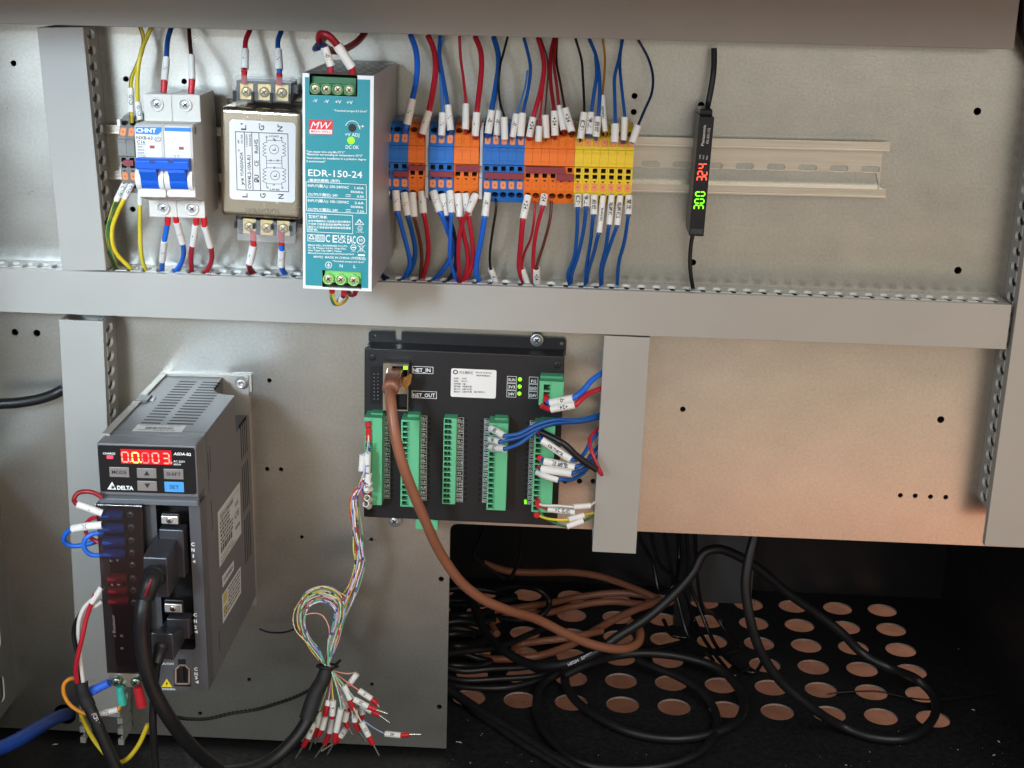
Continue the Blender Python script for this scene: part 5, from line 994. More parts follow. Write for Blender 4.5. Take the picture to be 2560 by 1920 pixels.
# wires from the terminal row down into the duct
for a in [
 ('blue','z6',34,'pale-looking blue wire leaving behind the supply, leftmost below the row',[(75,175,34)],[(72,190,36),(45,350,40)],[(40,380,40),(25,480,36)],54,None,1),
 ('blue','z6',36,'blue wire with a blank sleeve slanting left behind the supply side',[(148,160,34)],[(148,175,36),(104,328,40)],[(98,350,40),(60,450,34),(20,600,26)],54,None,1),
 ('blue','z6',38,'blue wire with an N sleeve, third from the supply below the row',[(212,165,34)],[(213,175,36),(224,332,40)],[(228,345,40),(265,480,33),(312,660,24),(322,740,19),(300,800,15),(268,858,9)],60,'N',0),
 ('deep','z6',38,'blue wire with an N sleeve, fourth from the supply below the row',[(278,175,34)],[(278,190,36),(305,368,41)],[(308,380,41),(338,490,34),(362,630,26),(345,740,19),(285,858,9)],58,'N',0),
 ('brown','z6',30,'brown wire with a blank sleeve below the first orange pair',[(340,175,34)],[(340,190,36),(354,378,41)],[(357,390,41),(387,500,34),(412,660,24),(400,868,9)],58,None,0),
 ('red','z6',38,'red wire with an L sleeve below the first orange pair',[(412,170,34)],[(413,180,36),(426,350,41)],[(430,360,41),(456,500,34),(464,650,25),(440,780,16),(412,868,9)],60,'L',0),
 ('blue','z6',42,'blue wire with a tilted N sleeve crossing left below the second blue set',[(498,168,34)],[(500,178,36),(552,338,41)],[(560,350,41),(605,460,35),(648,590,28),(635,690,22),(570,790,16),(500,865,9)],64,'N',0),
 ('navy','z6',40,'navy wire with an N sleeve behind the crossing blue ones',[(568,185,34)],[(570,198,35),(606,368,38)],[(616,380,38),(655,490,31),(680,640,24),(670,770,17),(615,872,9)],64,'N',0),
 ('blue','z6',30,'slim blue wire with an N sleeve hanging in front of the crossing ones',[(628,168,34)],[(630,178,36),(642,348,43)],[(640,355,43),(633,500,38),(630,690,27),(680,878,9)],58,'N',0),
 ('red','z6',38,'red wire with an L sleeve, left below the second orange set',[(688,185,34)],[(690,196,36),(704,376,40)],[(710,388,40),(737,520,33),(766,660,25),(762,780,17),(732,876,9)],60,'L',0),
 ('red','z6',36,'red wire with an L sleeve, middle below the second orange set',[(748,182,34)],[(750,195,36),(770,372,40)],[(775,390,40),(800,560,33),(805,700,24),(780,800,17),(745,878,9)],58,'L',0),
 ('red','z6',32,'slim red wire with a slanted sleeve crossing below the second orange set',[(830,190,36)],[(828,204,38),(764,345,45)],[(758,355,45),(716,450,40),(695,600,33),(698,780,19),(710,880,9)],60,'L',0),
 ('blue','z6',44,'thick blue wire with a -0V sleeve below the five blue blocks',[(918,178,34)],[(918,190,36),(898,372,41)],[(895,385,41),(868,560,34),(834,730,24),(838,830,16),(870,885,9)],56,'-0V',0),
 ('red','z6',44,'thick red wire with a +24V sleeve below the six orange blocks',[(1230,200,34)],[(1230,210,36),(1190,390,41)],[(1188,405,41),(1172,600,33),(1162,760,22),(1185,850,14),(1212,893,9)],60,'+24V',0),
 ('red','z6',32,'red wire with a short sleeve and long drop below the orange blocks',[(1356,195,34)],[(1356,205,37),(1343,295,41)],[(1340,310,41),(1305,430,37),(1275,600,30),(1268,780,20),(1280,890,9)],58,'+24V',0),
 ('deep','z6',30,'blue wire with a short printed sleeve, first below the yellow blocks',[(1612,200,34)],[(1613,210,37),(1612,308,42)],[(1610,320,42),(1606,480,36),(1585,680,27),(1535,820,17),(1552,903,9)],56,'红外',0),
 ('deep','z6',30,'blue wire with a short printed sleeve, second below the yellow blocks',[(1675,198,34)],[(1677,208,37),(1675,303,42)],[(1674,315,42),(1655,480,36),(1610,680,27),(1565,820,17),(1562,905,9)],56,'停止',0),
 ('deep','z6',30,'blue wire with a printed sleeve, third below the yellow blocks',[(1735,200,34)],[(1737,212,37),(1734,362,43)],[(1730,375,43),(1710,560,34),(1678,760,22),(1668,908,9)],56,'启动',0),
 ('deep','z6',30,'blue wire with a long cameral sleeve, fourth below the yellow blocks',[(1806,205,34)],[(1806,215,37),(1776,498,45)],[(1770,510,45),(1735,650,34),(1690,800,20),(1676,908,9)],46,'cameral',2),
 ('deep','z6',30,'blue wire with a long printed sleeve just right of the cameral one',[(1870,198,34)],[(1871,210,37),(1852,438,44)],[(1850,450,44),(1828,600,36),(1788,780,22),(1790,912,9)],48,'电磁阀1',0),
 ('deep','z6',30,'blue wire with a long printed sleeve, second from the right below the yellow blocks',[(1936,205,34)],[(1937,215,37),(1914,442,44)],[(1908,455,44),(1850,620,35),(1800,780,22),(1796,912,9)],50,'电磁阀2',0),
 ('deep','z6',30,'blue wire with a printed sleeve below the last yellow block',[(2002,205,34)],[(2004,215,37),(2000,362,43)],[(1998,372,43),(1970,560,34),(1928,720,23),(1912,914,9)],58,'常吹',0),
]: wire(a[0], a[1], a[2], a[3], a[4], a[5], a[6], a[7], a[8], up=a[9] == 2, group=G2)
wire('black','z6',20,'thin black wire dropping to a low sleeve beside the blue blocks',[(975,205,32),(985,285,36),(958,480,32),(936,660,26),(944,785,20)],[(942,772,20),(985,885,13)],None,46,'-0V',group=G2)
wire('red','z6',20,'thin red wire dropping to a low pale sleeve beside the thick red one',[(1285,205,32),(1277,380,36),(1250,540,30),(1200,660,24),(1178,760,20)],[(1182,770,20),(1222,880,13)],None,48,None,group=G2)
wire('brown','z6',24,'thin dark brown wire dropping to a low printed sleeve',[(1412,205,32),(1400,380,36),(1350,580,29),(1296,775,21)],[(1292,768,21),(1298,888,13)],None,58,'+24V',group=G2)
wire('navy','z6',36,'short dark blue wire end entering the duct beside the supply corner',[(20,720,22),(60,765,18),(110,820,13),(150,848,9)],group=G2)
# controller wires
for a in [
 ('blue','y1',40,'blue wire with an upside-down -0V sleeve from the top right connector',[(1338,548,32)],[(1370,573,38),(1530,540,42)],[(1545,530,42),(1595,490,38),(1655,420,32),(1735,360,22)],46,'-0V',True),
 ('red','y1',38,'red wire with an upside-down +24V sleeve from the top right connector',[(1312,592,32),(1335,606,38)],[(1376,618,41),(1542,588,44)],[(1555,578,44),(1620,518,38),(1740,465,22)],46,'+24V',True),
 ('deep','y1',28,'blue wire from the uppermost of three stubby sleeves on the fourth connector',[(968,756,34)],[(962,752,38),(1000,770,44),(1054,803,50)],[(1065,800,50),(1150,787,48),(1280,722,44),(1400,690,40),(1550,690,32),(1725,652,20)],50,'启',False),
 ('deep','y1',28,'blue wire from the middle of three stubby sleeves on the fourth connector',[(965,832,34)],[(960,828,38),(990,835,44),(1024,844,48)],[(1040,838,48),(1150,812,46),(1290,745,42),(1400,712,38),(1600,695,30),(1725,666,20)],50,'停',False),
 ('deep','y1',28,'blue wire from the lowest of three stubby sleeves on the fourth connector',[(968,885,34)],[(962,880,38),(1000,888,44),(1056,892,50)],[(1068,888,50),(1150,858,46),(1240,795,42),(1320,738,38),(1420,715,35),(1600,700,28),(1725,672,18)],48,'红',False),
 ('deep','y1',28,'blue wire with a slanted cameral sleeve from the right connector',[(1300,785,34),(1310,815,38)],[(1312,830,40),(1512,962,44)],[(1530,968,44),(1575,958,40),(1620,900,34),(1662,820,27),(1725,770,20)],56,'cameral',False),
 ('deep','y1',28,'blue wire with an upside-down printed sleeve ending in 1 on the controller',[(1300,950,34)],[(1328,975,38),(1542,1018,42)],[(1555,1012,42),(1612,985,38),(1655,930,30),(1720,850,20)],54,'电磁阀1',True),
 ('deep','y1',28,'blue wire with a blank sleeve below the printed one on the controller',[(1298,1018,34)],[(1310,1030,40),(1522,1062,46)],[(1535,1055,46),(1592,1035,40),(1645,985,32),(1720,915,20)],56,None,False),
 ('deep','y1',28,'blue wire with a curved blank sleeve, lowest blue one on the controller',[(1278,1052,34)],[(1282,1055,38),(1340,1082,44),(1426,1106,46)],[(1440,1102,46),(1505,1105,42),(1585,1068,34),(1650,1005,28),(1720,950,18)],42,None,False),
 ('white','y1',18,'thin white wire with a small sleeve to the upright duct',[(1282,1262,34),(1315,1280,38),(1420,1284,40),(1535,1290,40)],[(1528,1292,40),(1646,1284,36)],[(1660,1272,34),(1700,1250,24)],40,None,False),
 ('red','y1',22,'short red wire into a printed sleeve under the thin white wire',[(1288,1275,34),(1365,1308,36)],[(1355,1308,36),(1542,1328,38)],None,44,'限位 24V',True),
 ('yg','y1',18,'thin yellow wire with a small sleeve at the controller bottom right',[(1280,1345,34),(1330,1368,38),(1420,1382,42),(1505,1378,42)],[(1495,1380,42),(1602,1350,38)],[(1615,1345,36),(1690,1328,24)],40,None,False),
 ('green','y1',18,'thin green wire with a small sleeve, lowest on the controller',[(1285,1302,34),(1330,1365,36),(1400,1402,40),(1490,1418,42)],[(1485,1428,42),(1600,1388,40)],[(1612,1385,38),(1690,1345,24)],42,None,False),
]: wire(a[0], a[1], a[2], a[3], a[4], a[5], a[6], a[7], a[8], up=a[9], group=G3)
wire('red','y1',26,'red wire leaving black shrink tube and bending back up beside the upright duct',[(1288,772,33),(1310,778,38),(1400,820,42),(1470,862,44),(1560,945,44),(1690,1030,42),(1728,1070,40),(1700,1010,38),(1655,900,34),(1645,820,28),(1725,725,18)],group=G3)
t_ = MB().tube(path('y1', [(1308,776,38),(1400,820,42),(1470,862,44),(1560,945,44),(1692,1034,42)]), lambda q: 2.3, 12)
tag(t_.build('shrink_tube', wm('black'), origin=P('y1', 1470, 862, 44)), 'black shrink tube slanting from the right connector to the upright duct', 'shrink tube')
FL = ['blue -0V wire of the top right connector', 'red +24V wire of the top right connector', 'thin white wire at the right connector', 'short red wire at the right connector', 'thin yellow wire at the right connector', 'black shrink tube end at the right connector', 'printed-1 sleeve wire at the right connector', 'blank-sleeve wire at the right connector']
for (x0, y0, x1, y1), t in zip(((1342,520,1340,552),(1316,575,1322,600),(1285,1235,1284,1265),(1288,1262,1290,1285),(1283,1330,1276,1350),(1290,765,1302,785),(1288,945,1302,955),(1290,1012,1302,1022)), FL):
    a, b = P('y1', x0, y0, 31), P('y1', x1, y1, 37)
    tag(MB().tube([a, b], 2.0, 10).build('ferrule', FER, origin=a), 'small red ferrule on the ' + t, 'ferrule', 'red ferrules in the controller connectors')
# servo drive wires at its left side
GS = 'wires at the servo terminal cover'
wire('dred','y2',34,'dark red wire looping back into an L sleeve left of the servo drive',[(330,985,150),(285,955,150),(215,940,150),(155,955,150),(128,1000,152),(150,1030,154)],[(150,1030,154),(330,1095,152)],None,54,'L',group=GS)
wire('blue','y2',36,'blue wire looping from an N sleeve left of the servo drive',[(330,1285,142),(200,1322,142),(110,1328,143),(62,1300,145),(68,1245,148),(125,1205,150)],[(120,1208,150),(215,1190,152),(330,1180,152)],None,58,'N',group=GS)
wire('blue','y2',34,'bright blue wire loop lowest left of the servo drive',[(340,1235,150),(260,1245,152),(205,1290,153),(205,1350,153),(250,1392,152),(345,1395,150)],group=GS)
wire('red','y2',30,'red wire loop behind the N sleeve left of the servo drive',[(330,1125,150),(250,1135,147),(210,1190,145),(225,1255,145),(330,1315,146)],group=GS)
for x, y, c, L, t in ((170,255,'lug_blue',310,'topmost blue'),(170,440,'lug_blue',330,'second blue'),(215,625,'lug_blue',300,'third blue'),(225,790,'lug_blue',290,'lowest blue'),(285,1130,'lug_red',250,'upper red'),(300,1295,'lug_red',250,'middle red'),(300,1440,'lug_red',260,'lower red')):
    a, b = P('q6', x, y, 148), P('q6', x+L, y+8, 147.5); mb = MB().tube([a, a + (b-a)*.4, b + V((0, .6, 0))], lambda q: 3.3 - .9*max(0, q-.6), 12)
    tag(mb.build('terminal_lug', MATS[c], origin=a), t + ' insulated lug behind the smoky servo terminal cover', 'lug', 'lugs behind the servo terminal cover')
for x, y, c, ex_, ey_, r0, r1, t in ((710,1055,'lug_blue',870,980,2.9,2.6,'blue crimp lug at the left earth screw under the servo drive'),(955,1010,'lug_teal',978,1150,2.4,2.9,'teal crimp lug hanging from the left earth screw under the servo drive'),(1098,1012,'lug_red',1132,1165,2.8,3.3,'red crimp lug hanging from the right earth screw under the servo drive')):
    a, b = P('y3', x, y, 146), P('y3', ex_, ey_, 146); mb = MB().tube([a, a+(b-a)*.45, a+(b-a)*.55, b], lambda q: r0 + (r1-r0)*q, 14)
    e = b - a; mb.box(a + e*.18 + V((-1.2, -2.8, -.8)), a + e*.3 + V((1.2, -3.1, .8)), 0)
    tag(mb.build('crimp_lug', MATS[c], origin=a, ), t, 'lug')
wire('orange','a2',44,'orange wire looping left of the motor cable to the teal lug',[(1190,1035,146),(1160,1080,147)],None,None) if False else None
wire('orange','a2',42,'orange earth wire looping left behind the black motor cable to the teal lug',[(750,775,140),(690,780,142),(635,830,143),(632,930,144),(690,1030,145),(780,1095,146),(880,1130,147),(985,1130,148)],[(960,1132,148),(1165,1082,147)],[(1190,1040,146)],60,'PE',group=GS)
wire('yg','a2',46,'yellow-green earth wire curving below the servo drive towards the red lug',[(800,1120,140),(850,1240,136),(940,1400,136),(1060,1540,140),(1160,1600,144),(1250,1575,148),(1370,1430,150),(1460,1230,150)],stripe='green',turn=2.6,group=GS)
# ================================================================ cables
RUB = mat('black_rubber', '#1a1a1c', .42, var=.22, scale=60, bump=.08); RUB2 = mat('black_sheath', '#1d1d1f', .6, var=.15, scale=200, bump=.2); BRN = mat('brown_jacket', '#8d5a43', .40, var=.14, scale=45, bump=.05)
def cable(name, label, z, wd, pts, m=None, n=14, kind=None, group=None, cat='cable', extra=(), **k):
    pp = path(z, pts)
    for z2, p2 in extra: pp += path(z2, p2)
    r = wd*mmpx(z, pp[0])/2; o = pp[len(pp)//2]
    return tag(MB().tube(pp, r, n, 8, **k).build(name, m or RUB, origin=o), label, cat, group)
GC = 'loose cables lying in the cabinet bottom'
H = lambda h: 1000 + h
# brown network cable with its plug
pl = P('q1', 640, 1010, 28); root = empty('network_cable', pl, 'brown network cable plugged into the controller and curving down into the cabinet', 'cable')
pts = path('y1', [(268,440,36),(264,490,52),(268,560,66),(290,740,74),(335,950,76),(420,1185,70),(520,1420,60)]) + path('y5', [(50,258,47),(180,445,34),(320,560,22),(480,632,6),(680,695,-18),(870,790,-34),(1020,852,-44),(1150,884,-52),(1260,885,-62),(1335,845,-76),(1345,770,-92),(1290,720,-110)])
MB().tube(pts, 3.55, 14, 8).build('jacket', BRN, root, pl)
a, b = P('y1', 300, 370, 26), P('y1', 268, 470, 50)
mb = MB(); e = (b-a).normalized(); x = V((1, 0, 0)); u_ = (x - e*x.dot(e)).normalized(); v_ = e.cross(u_)
q0 = [a + u_*i*5.6 + v_*j*4.2 for i, j in ((-1,-1),(1,-1),(1,1),(-1,1))]; q1 = [b + u_*i*4.6 + v_*j*4.4 for i, j in ((-1,-1),(1,-1),(1,1),(-1,1))]
mb.add(q0 + q1, [(0, 1, 2, 3), (7, 6, 5, 4), (0, 4, 5, 1), (1, 5, 6, 2), (2, 6, 7, 3), (3, 7, 4, 0)])
mb.build('plug', mat('plug_brown', '#7a4a38', .25, var=.04, coat=.4), root, pl, bevel=.8)
MB().lathe(b - e*1.2, e, [(5.4, 0), (5.6, 2.5), (4.3, 4), (3.7, 4)], 20).build('boot', mat('boot_brown', '#8a5a48', .2, var=.04, coat=.5), root, pl)
a2 = P('y1', 318, 330, 12); mb = MB().box(a2 + V((-6, -6, -3)), a2 + V((6, 2, 4))); mb.build('plug_body', mat('clear_plug', '#c9b9a0', .12, var=0, alpha=.55), root, pl, bevel=.5)
qq = [P('y1', *p) for p in ((340,400,36),(368,395,38),(400,375,40),(415,380,41),(405,440,41),(375,480,42),(345,495,44),(338,450,42))]
MB().prism(qq, (.0, 1.6, .0)).build('latch_hood', mat('hood_amber', '#9a6a34', .15, var=0, alpha=.75), root, pl, bevel=.3)
# connector plugs on the servo drive
def plug(label, z, body, clip, boot, cab, wd, extra, cname, clabel):
    o = P(z, *body[0], 166); rt = empty('connector_plug', o, label, 'plug')
    mb = MB(); (x0, y0), (x1, y1), (x2, y2) = body       # top-left of the sloping shoulder, shoulder end, bottom right of the block
    a = P(z, x0, y0, 148); b = P(z, x1, y1, 172); c = P(z, x2, y2, 172); dx = c.x - b.x
    sec = [(a.x + (0), -148, a.z), (b.x, -172, b.z), (b.x, -172, c.z), (b.x, -140, c.z), (b.x, -140, a.z)]
    mb.prism([(b.x, y, zz) for _, y, zz in sec], (dx, 0, 0)); mb.box((b.x + dx*.25, -140, a.z+6), (b.x + dx*1.28, -150, c.z+3)); mb.build('hood', mat('hood_black', '#34343a', .33, var=.08, scale=200), rt, o, bevel=.8)
    c0 = P(z, clip[0], clip[1], 151); c1 = P(z, clip[2], clip[3], 151); ck = MB().box(c0 + V((0, 1, 0)), c1 + V((0, -.8, 0))); cl = ck.build('clip', STEEL, rt, o, bevel=.5)
    s_ = MB(); screw_head(s_, (c0+c1)/2 + V((0, -.8, 0)), 2.0, 14, h=.8); s_.build('screw', [NICK, INK], cl, o)
    t0 = P(z, clip[0]-6, clip[1]-30, 147.5); t1 = P(z, clip[2]+14, clip[3]+20, 147.5); MB().box(t0, t1 + V((0, 4, 0))).build('latch_frame', BP, rt, o, bevel=.8)
    bt = [P(z, *p) for p in boot]; r0 = wd*mmpx(z, bt[0])/2
    MB().lathe(bt[0] + (bt[0]-bt[1]).normalized()*.5, (bt[1]-bt[0]), [(r0*1.55, 0), (r0*1.62, 1.6), (r0*1.3, 3)], 20).build('collar', BP, rt, o)
    MB().tube(bt, lambda q: r0*(1.42 - .25*q), 16).build('boot', mat('boot_black', '#19191b', .45, var=.1, scale=300), rt, o)
    return rt
p1 = plug('upper black connector plug with a metal clip on the servo drive front', 'q6', ((835, 560), (755, 845), (1120, 1410)), (1012, 268, 1252, 390), ((925, 1090, 178), (870, 1200, 186), (800, 1400, 188)), None, 205, None, '', '')
p2 = plug('lower black connector plug with a metal clip on the servo drive front', 'y3', ((1225, 520), (1200, 580), (1390, 800)), (1312, 345, 1452, 418), ((1285, 690, 176), (1262, 780, 182), (1250, 825, 184)), None, 72, None, '', '')
MB().tube([P('q6', 878, 1150, 191.5), P('q6', 835, 1250, 193.5), P('q6', 795, 1370, 193)], lambda q: 1.1, 8).build('red_mark', mat('red_mark', '#6e1a26', .5, var=0), p1, p1.location/S)
cable('encoder_cable', 'black cable running straight down from the lower connector plug of the servo drive', 'y3', 62, [(1255,815,183),(1240,950,182),(1222,1150,180),(1220,1300,180),(1228,1480,178),(1245,1700,176)])
# many-conductor control cable with its fanned-out ends
jp = path('y3', [(1150,318,187),(1135,420,190),(1132,600,190),(1155,800,190),(1210,1000,188),(1310,1200,184),(1450,1400,174),(1600,1560,160),(1740,1672,146)]) + path('m', [(470,1668,128),(540,1662,112),(595,1636,98),(645,1585,86),(678,1530,76)])
o = jp[8]; mc = empty('control_cable', o, 'thick black control cable sweeping below the servo drive and fanning into thin coloured conductors', 'cable')
MB().tube(jp, 4.5, 16, 8).build('jacket', RUB, mc, o)
MB().tube([jp[-2].lerp(jp[-1], .55)] + path('y4', [(540,1060,71),(600,950,64),(632,850,60)]), lambda q: 5.6 - .9*q, 16).build('shrink_tube', RUB2, mc, o)
cp = P('y4', 632, 845, 60); cp_t = (P('y4', 640, 820, 60) - P('y4', 600, 950, 64)).normalized()
zt = MB()
rg = [cp + (V((1, 0, 0))*math.cos(t*.3927)*7.0 + V((0, -1, .25))*math.sin(t*.3927)*6.0) for t in range(17)]; zt.tube(rg, .95, 6, 1); zt.tube(path('y4', [(690,838,66),(712,822,68),(735,800,70)]), 1.0, 6)
zt.tube(path('y4', [(695,835,66),(715,850,68)]), 1.2, 6)
tag(zt.build('cable_tie', BP, origin=cp), 'black cable tie round the coloured conductors', 'cable tie')
CC_ = ['#e6cfae','#eba592','#ecdc5e','#d2e276','#e9e4da','#9fb2e0','#ea8a80','#a8dcbc','#f2ead8','#d8b4d8','#ecc05a','#6cbc98','#dc5a4c','#6a4a3e','#efe86a','#f0c8bc','#f4f1e8','#86c88c']
random.seed(21)
def cond(i, z_pts, r=.55, band=True):
    pts = []
    for z, pp in z_pts: pts += [P(z, x + dx_*j_, y + dy_*j_, D + dd) for (x, y, D, j_) in pp for dx_, dy_, dd in [(OFFS[0]*.6 + random.uniform(-.75, .75), OFFS[1]*.6 + random.uniform(-.6, .6), OFFS[2] + random.uniform(-2, 2))]]
    c = CC_[i % len(CC_)]; mb = MB(); mb.tube(pts, r, 6, 7)
    ms = [mat('strand_' + c[1:], c, .4, var=0), mat('strand_band', ('#c8303a', '#2a3f8c', '#2c2c30', '#3f8a5c')[i % 4], .4, var=0) if band else INK]
    if band:
        n = 0
        for k in range(len(mb.f)):
            if (k // 6) % 13 in ((i*2) % 13, (i*2+1) % 13): mb.m[k] = 1
    mats_ = [ms[0], bpy.data.materials.get('strand_band_%d' % (i % 4)) or mat('strand_band_%d' % (i % 4), ('#c8303a', '#3c52a0', '#3a3433', '#4f9a6c')[i % 4], .4, var=0)]
    return mb.build('conductor', mats_, mc, o)
for i in range(15):                    # going up to the left connector of the controller
    OFFS = (random.uniform(-1, 1), random.uniform(-1, 1), random.uniform(-5, 5)); sx = random.uniform(-28, 28)
    ty = (240, 300, 350, 420, 480, 560, 640, 700, 760, 820, 880, 930, 970, 1000, 400)[i]
    low = [('y4', [(632+sx*.3, 845, 60, 4), (660+sx, 740, 56, 8), (705+sx, 610, 52, 14), (745+sx, 470, 50, 20), (800+sx*1.6, 320, 48, 24), (855+sx*1.6, 180, 46, 22), (895+sx*1.4, 20, 44, 20)])]
    up = [('a3', [(150+sx*1.6, 1500, 42, 18), (125+sx*1.6, 1300, 40, 22), (105+sx*1.8, 1120, 40, 22), (110+sx*1.6, 960, 40, 20), (165+sx, 860, 42, 14)])]
    if i < 6: up.append(('a3', [(205+sx*.5, 700, 44, 8), (230+sx*.4, 560, 42, 8), (245+sx*.5, 430, 39, 8), (240, ty, 34, 5)]))
    else: up.append(('a3', [(200, max(ty, 780), 44, 10), (235, max(ty, 760)+10, 36, 5)]))
    cond(i, low + up, .5 if i % 3 else .6)
for i in range(27):                    # the slack loop of spare conductors
    OFFS = (random.uniform(-1, 1), random.uniform(-1, 1), random.uniform(-6, 6)); k = random.uniform(.70, 1.10); tx = random.uniform(-25, 25)
    F = lambda x, y: (575 + (x-575)*k, 560 + (y-560)*k)
    L_ = [(620, 840, 60, 4)] + [(*F(x, y), D, 9) for x, y, D in ((560,770,58),(470,650,55),(415,520,53),(415,390,52),(470,290,52),(560,245,53),(660,255,55),(735,320,56),(745,440,57),(710,570,58),(675,690,59))] + [(640, 835, 61, 4)]
    cond(i + 5, [('y4', L_)], .5)
OFFS = (0, 0, 0); cond(0, [('y4', [(600,790,60,0),(460,650,58,0),(375,550,56,0),(362,440,55,0),(420,320,55,0),(520,230,55,0),(620,212,55,0),(730,260,56,0),(780,290,56,0)])], .4, False); cond(1, [('y4', [(650,620,60,0),(640,520,60,0),(590,440,60,0),(520,425,58,0),(450,440,57,0)])], .4, False)
ENDS = [((870,905),(805,995),(800,1012),None,''), ((885,1040),(985,1108),(1028,1150),(1042,1168),'10'), ((845,1110),(958,1170),(1022,1196),(1112,1226),'20'), ((900,1160),(988,1208),(1046,1238),(1126,1296),'4'),
        ((765,1000),(815,1112),(838,1190),(850,1235),''), ((745,1072),(785,1182),(805,1238),(838,1292),'2'), ((850,1190),(852,1290),(880,1362),(935,1442),'30'), ((905,1295),(962,1405),(996,1468),(1042,1555),'32'),
        ((1095,1386),(1220,1398),(1284,1392),(1380,1392),'40'), ((680,1118),(672,1240),(668,1262),None,'16'), ((668,1245),(650,1378),(612,1470),(540,1570),''), ((620,1240),(590,1350),(560,1400),(535,1462),''),
        ((742,1185),(702,1370),(692,1448),(636,1548),''), ((578,1205),(556,1330),(530,1402),(490,1510),''), ((528,1298),(480,1420),(438,1488),(384,1578),'38'), ((790,1335),(735,1412),(688,1458),(590,1525),'31'),
        ((640,1120),(632,1165),(612,1240),None,''), ((905,1180),(915,1235),(900,1262),None,''), ((790,1210),(772,1290),(800,1335),(830,1390),'')]
for i, (a_, b_, c_, e_, t) in enumerate(ENDS):
    D_ = 52 + (i*7 % 17); A_, B_, C_ = P('y4', *a_, D_+4), P('y4', *b_, D_+6), P('y4', *c_, D_+6)
    st = P('y4', 660, 870, 62); mid = P('y4', (690+a_[0])/2, (930+a_[1])/2 - 12, D_+2)
    if a_[0] < 700: mid = P('y4', (665+a_[0])/2, (1000+a_[1])/2 - 20, D_)
    if t == '40': mid = P('y4', 900, 1260, D_)
    c = CC_[(i*5+1) % len(CC_)]; cd = MB().tube([P('y4', 645, 830, 62), st, mid, A_, A_.lerp(B_, .6)], .5, 6, 6).build('conductor', mat('strand_' + c[1:], c, .4, var=0), mc, o)
    so = MB().sleeve([A_, A_.lerp(B_, .5), B_], 2.15, 1.65, 12).build('marker_sleeve', SLV, cd, o)
    MB().tube([B_ + (A_-B_).normalized()*1.5, B_.lerp(C_, .5), C_], lambda q: 2.0 - .25*q, 12).build('ferrule', FER, cd, o)
    if e_:
        E2 = P('y4', *e_, D_+5); MB().tube([C_.lerp(E2, q/7) for q in range(8)], .75, 7, 3, wob=.22).build('pin', PIN, cd, o)
    if t:
        ee = (B_-A_).normalized(); view = (CC-A_).normalized(); nn = (view - ee*view.dot(ee)).normalized(); m_ = A_.lerp(B_, .5); wdt = outline(t)[2]*2.1/.7
        pc = MB(); pc.text(t, m_ + ee*wdt/2, m_ - ee*wdt/2, nn, h=2.1, wrap=2.15, lift=.05, bold=.012); pc.build('sleeve_print', INK, cd, o)
# sleeves and ferrules at the controller's left connector
for i, (a_, b_, t, D_) in enumerate([((185,540,46),(172,695,46),'',0), ((235,520,46),(230,705,46),'5',0), ((245,725,46),(222,890,46),'9R',0), ((262,805,46),(225,845,46),'',0), ((262,878,42),(225,892,46),'',0), ((225,965,46),(252,985,40),'',0), ((215,1025,46),(245,1050,40),'',0)]):
    A_, B_ = P('a3', *a_), P('a3', *b_); k = MB().sleeve([A_, A_.lerp(B_, .5), B_], 2.2, 1.7, 12)
    so = tag(k.build('marker_sleeve', SLV, origin=A_), ('leftmost plain white marker sleeve at the left controller connector', 'upper printed white marker sleeve at the left controller connector', 'slanted white marker sleeve with two characters at the left controller connector', 'stubby white marker sleeve, uppermost of four on the left controller connector', 'stubby white marker sleeve above a red ferrule on the left controller connector', 'stubby white marker sleeve below a red ferrule on the left controller connector', 'lowest stubby white marker sleeve on the left controller connector')[i], 'marker sleeve', 'white marker sleeves at the left controller connector')
    if t:
        ee = (B_-A_).normalized(); view = (CC-A_).normalized(); nn = (view - ee*view.dot(ee)).normalized(); m_ = A_.lerp(B_, .65); wdt = outline(t)[2]*2.6/.7
        pc = MB(); pc.text(t, m_ + ee*wdt/2, m_ - ee*wdt/2, nn, h=2.6, wrap=2.2, lift=.05, bold=.015); pc.build('lettering', INK, so, A_)
for i, (y0, x0) in enumerate(((235,236),(290,240),(335,240),(375,242),(930,240),(1010,252))):
    a_, b_ = P('a3', x0, y0-18, 31), P('a3', x0, y0+10, 37)
    tag(MB().tube([a_, b_], 2.0, 10).build('ferrule', FER, origin=a_), ('topmost', 'second', 'third', 'fourth', 'fifth', 'lowest')[i] + ' red ferrule in the left controller connector', 'ferrule', 'red ferrules in the left controller connector')
# twisted black shield wire, ink-dark stub, motor cable, blue hose cable
pp = crom(path('y3', [(1330,1235,60),(1400,1252,50),(1500,1268,40),(1650,1266,34),(1850,1222,30),(2042,1192,32)]) + path('y4', [(200,1152,40),(380,1090,52),(530,1015,64)]), 22)
fr = frames(pp); mb = MB()
for q in (0, math.pi): mb.tube([p + (u_*math.cos(j*.85+q) + b_*math.sin(j*.85+q))*.62 for j, (p, (t_, u_, b_)) in enumerate(zip(pp, fr))], .85, 7, 1)
tag(mb.build('shield_wire', RUB2, origin=pp[60]), 'thin twisted black shield wire running left from the control cable', 'wire')
cable('wire_stub', 'short dark blue wire stub beside the conductor loop', 'y4', 15, [(92,548,10),(150,572,12),(230,580,14),(310,572,20),(382,545,30)], wm('navy'), cat='wire')
o = P('a2', 800, 960, 152); mo = empty('motor_cable', o, 'black motor cable with red, white and black cores, lower left of the servo drive', 'cable')
MB().tube(path('a2', [(838,960,152),(880,1050,153),(960,1230,155),(1050,1440,156),(1130,1620,156),(1170,1720,156)]), 3.9, 16, 8).build('jacket', RUB, mo, o)
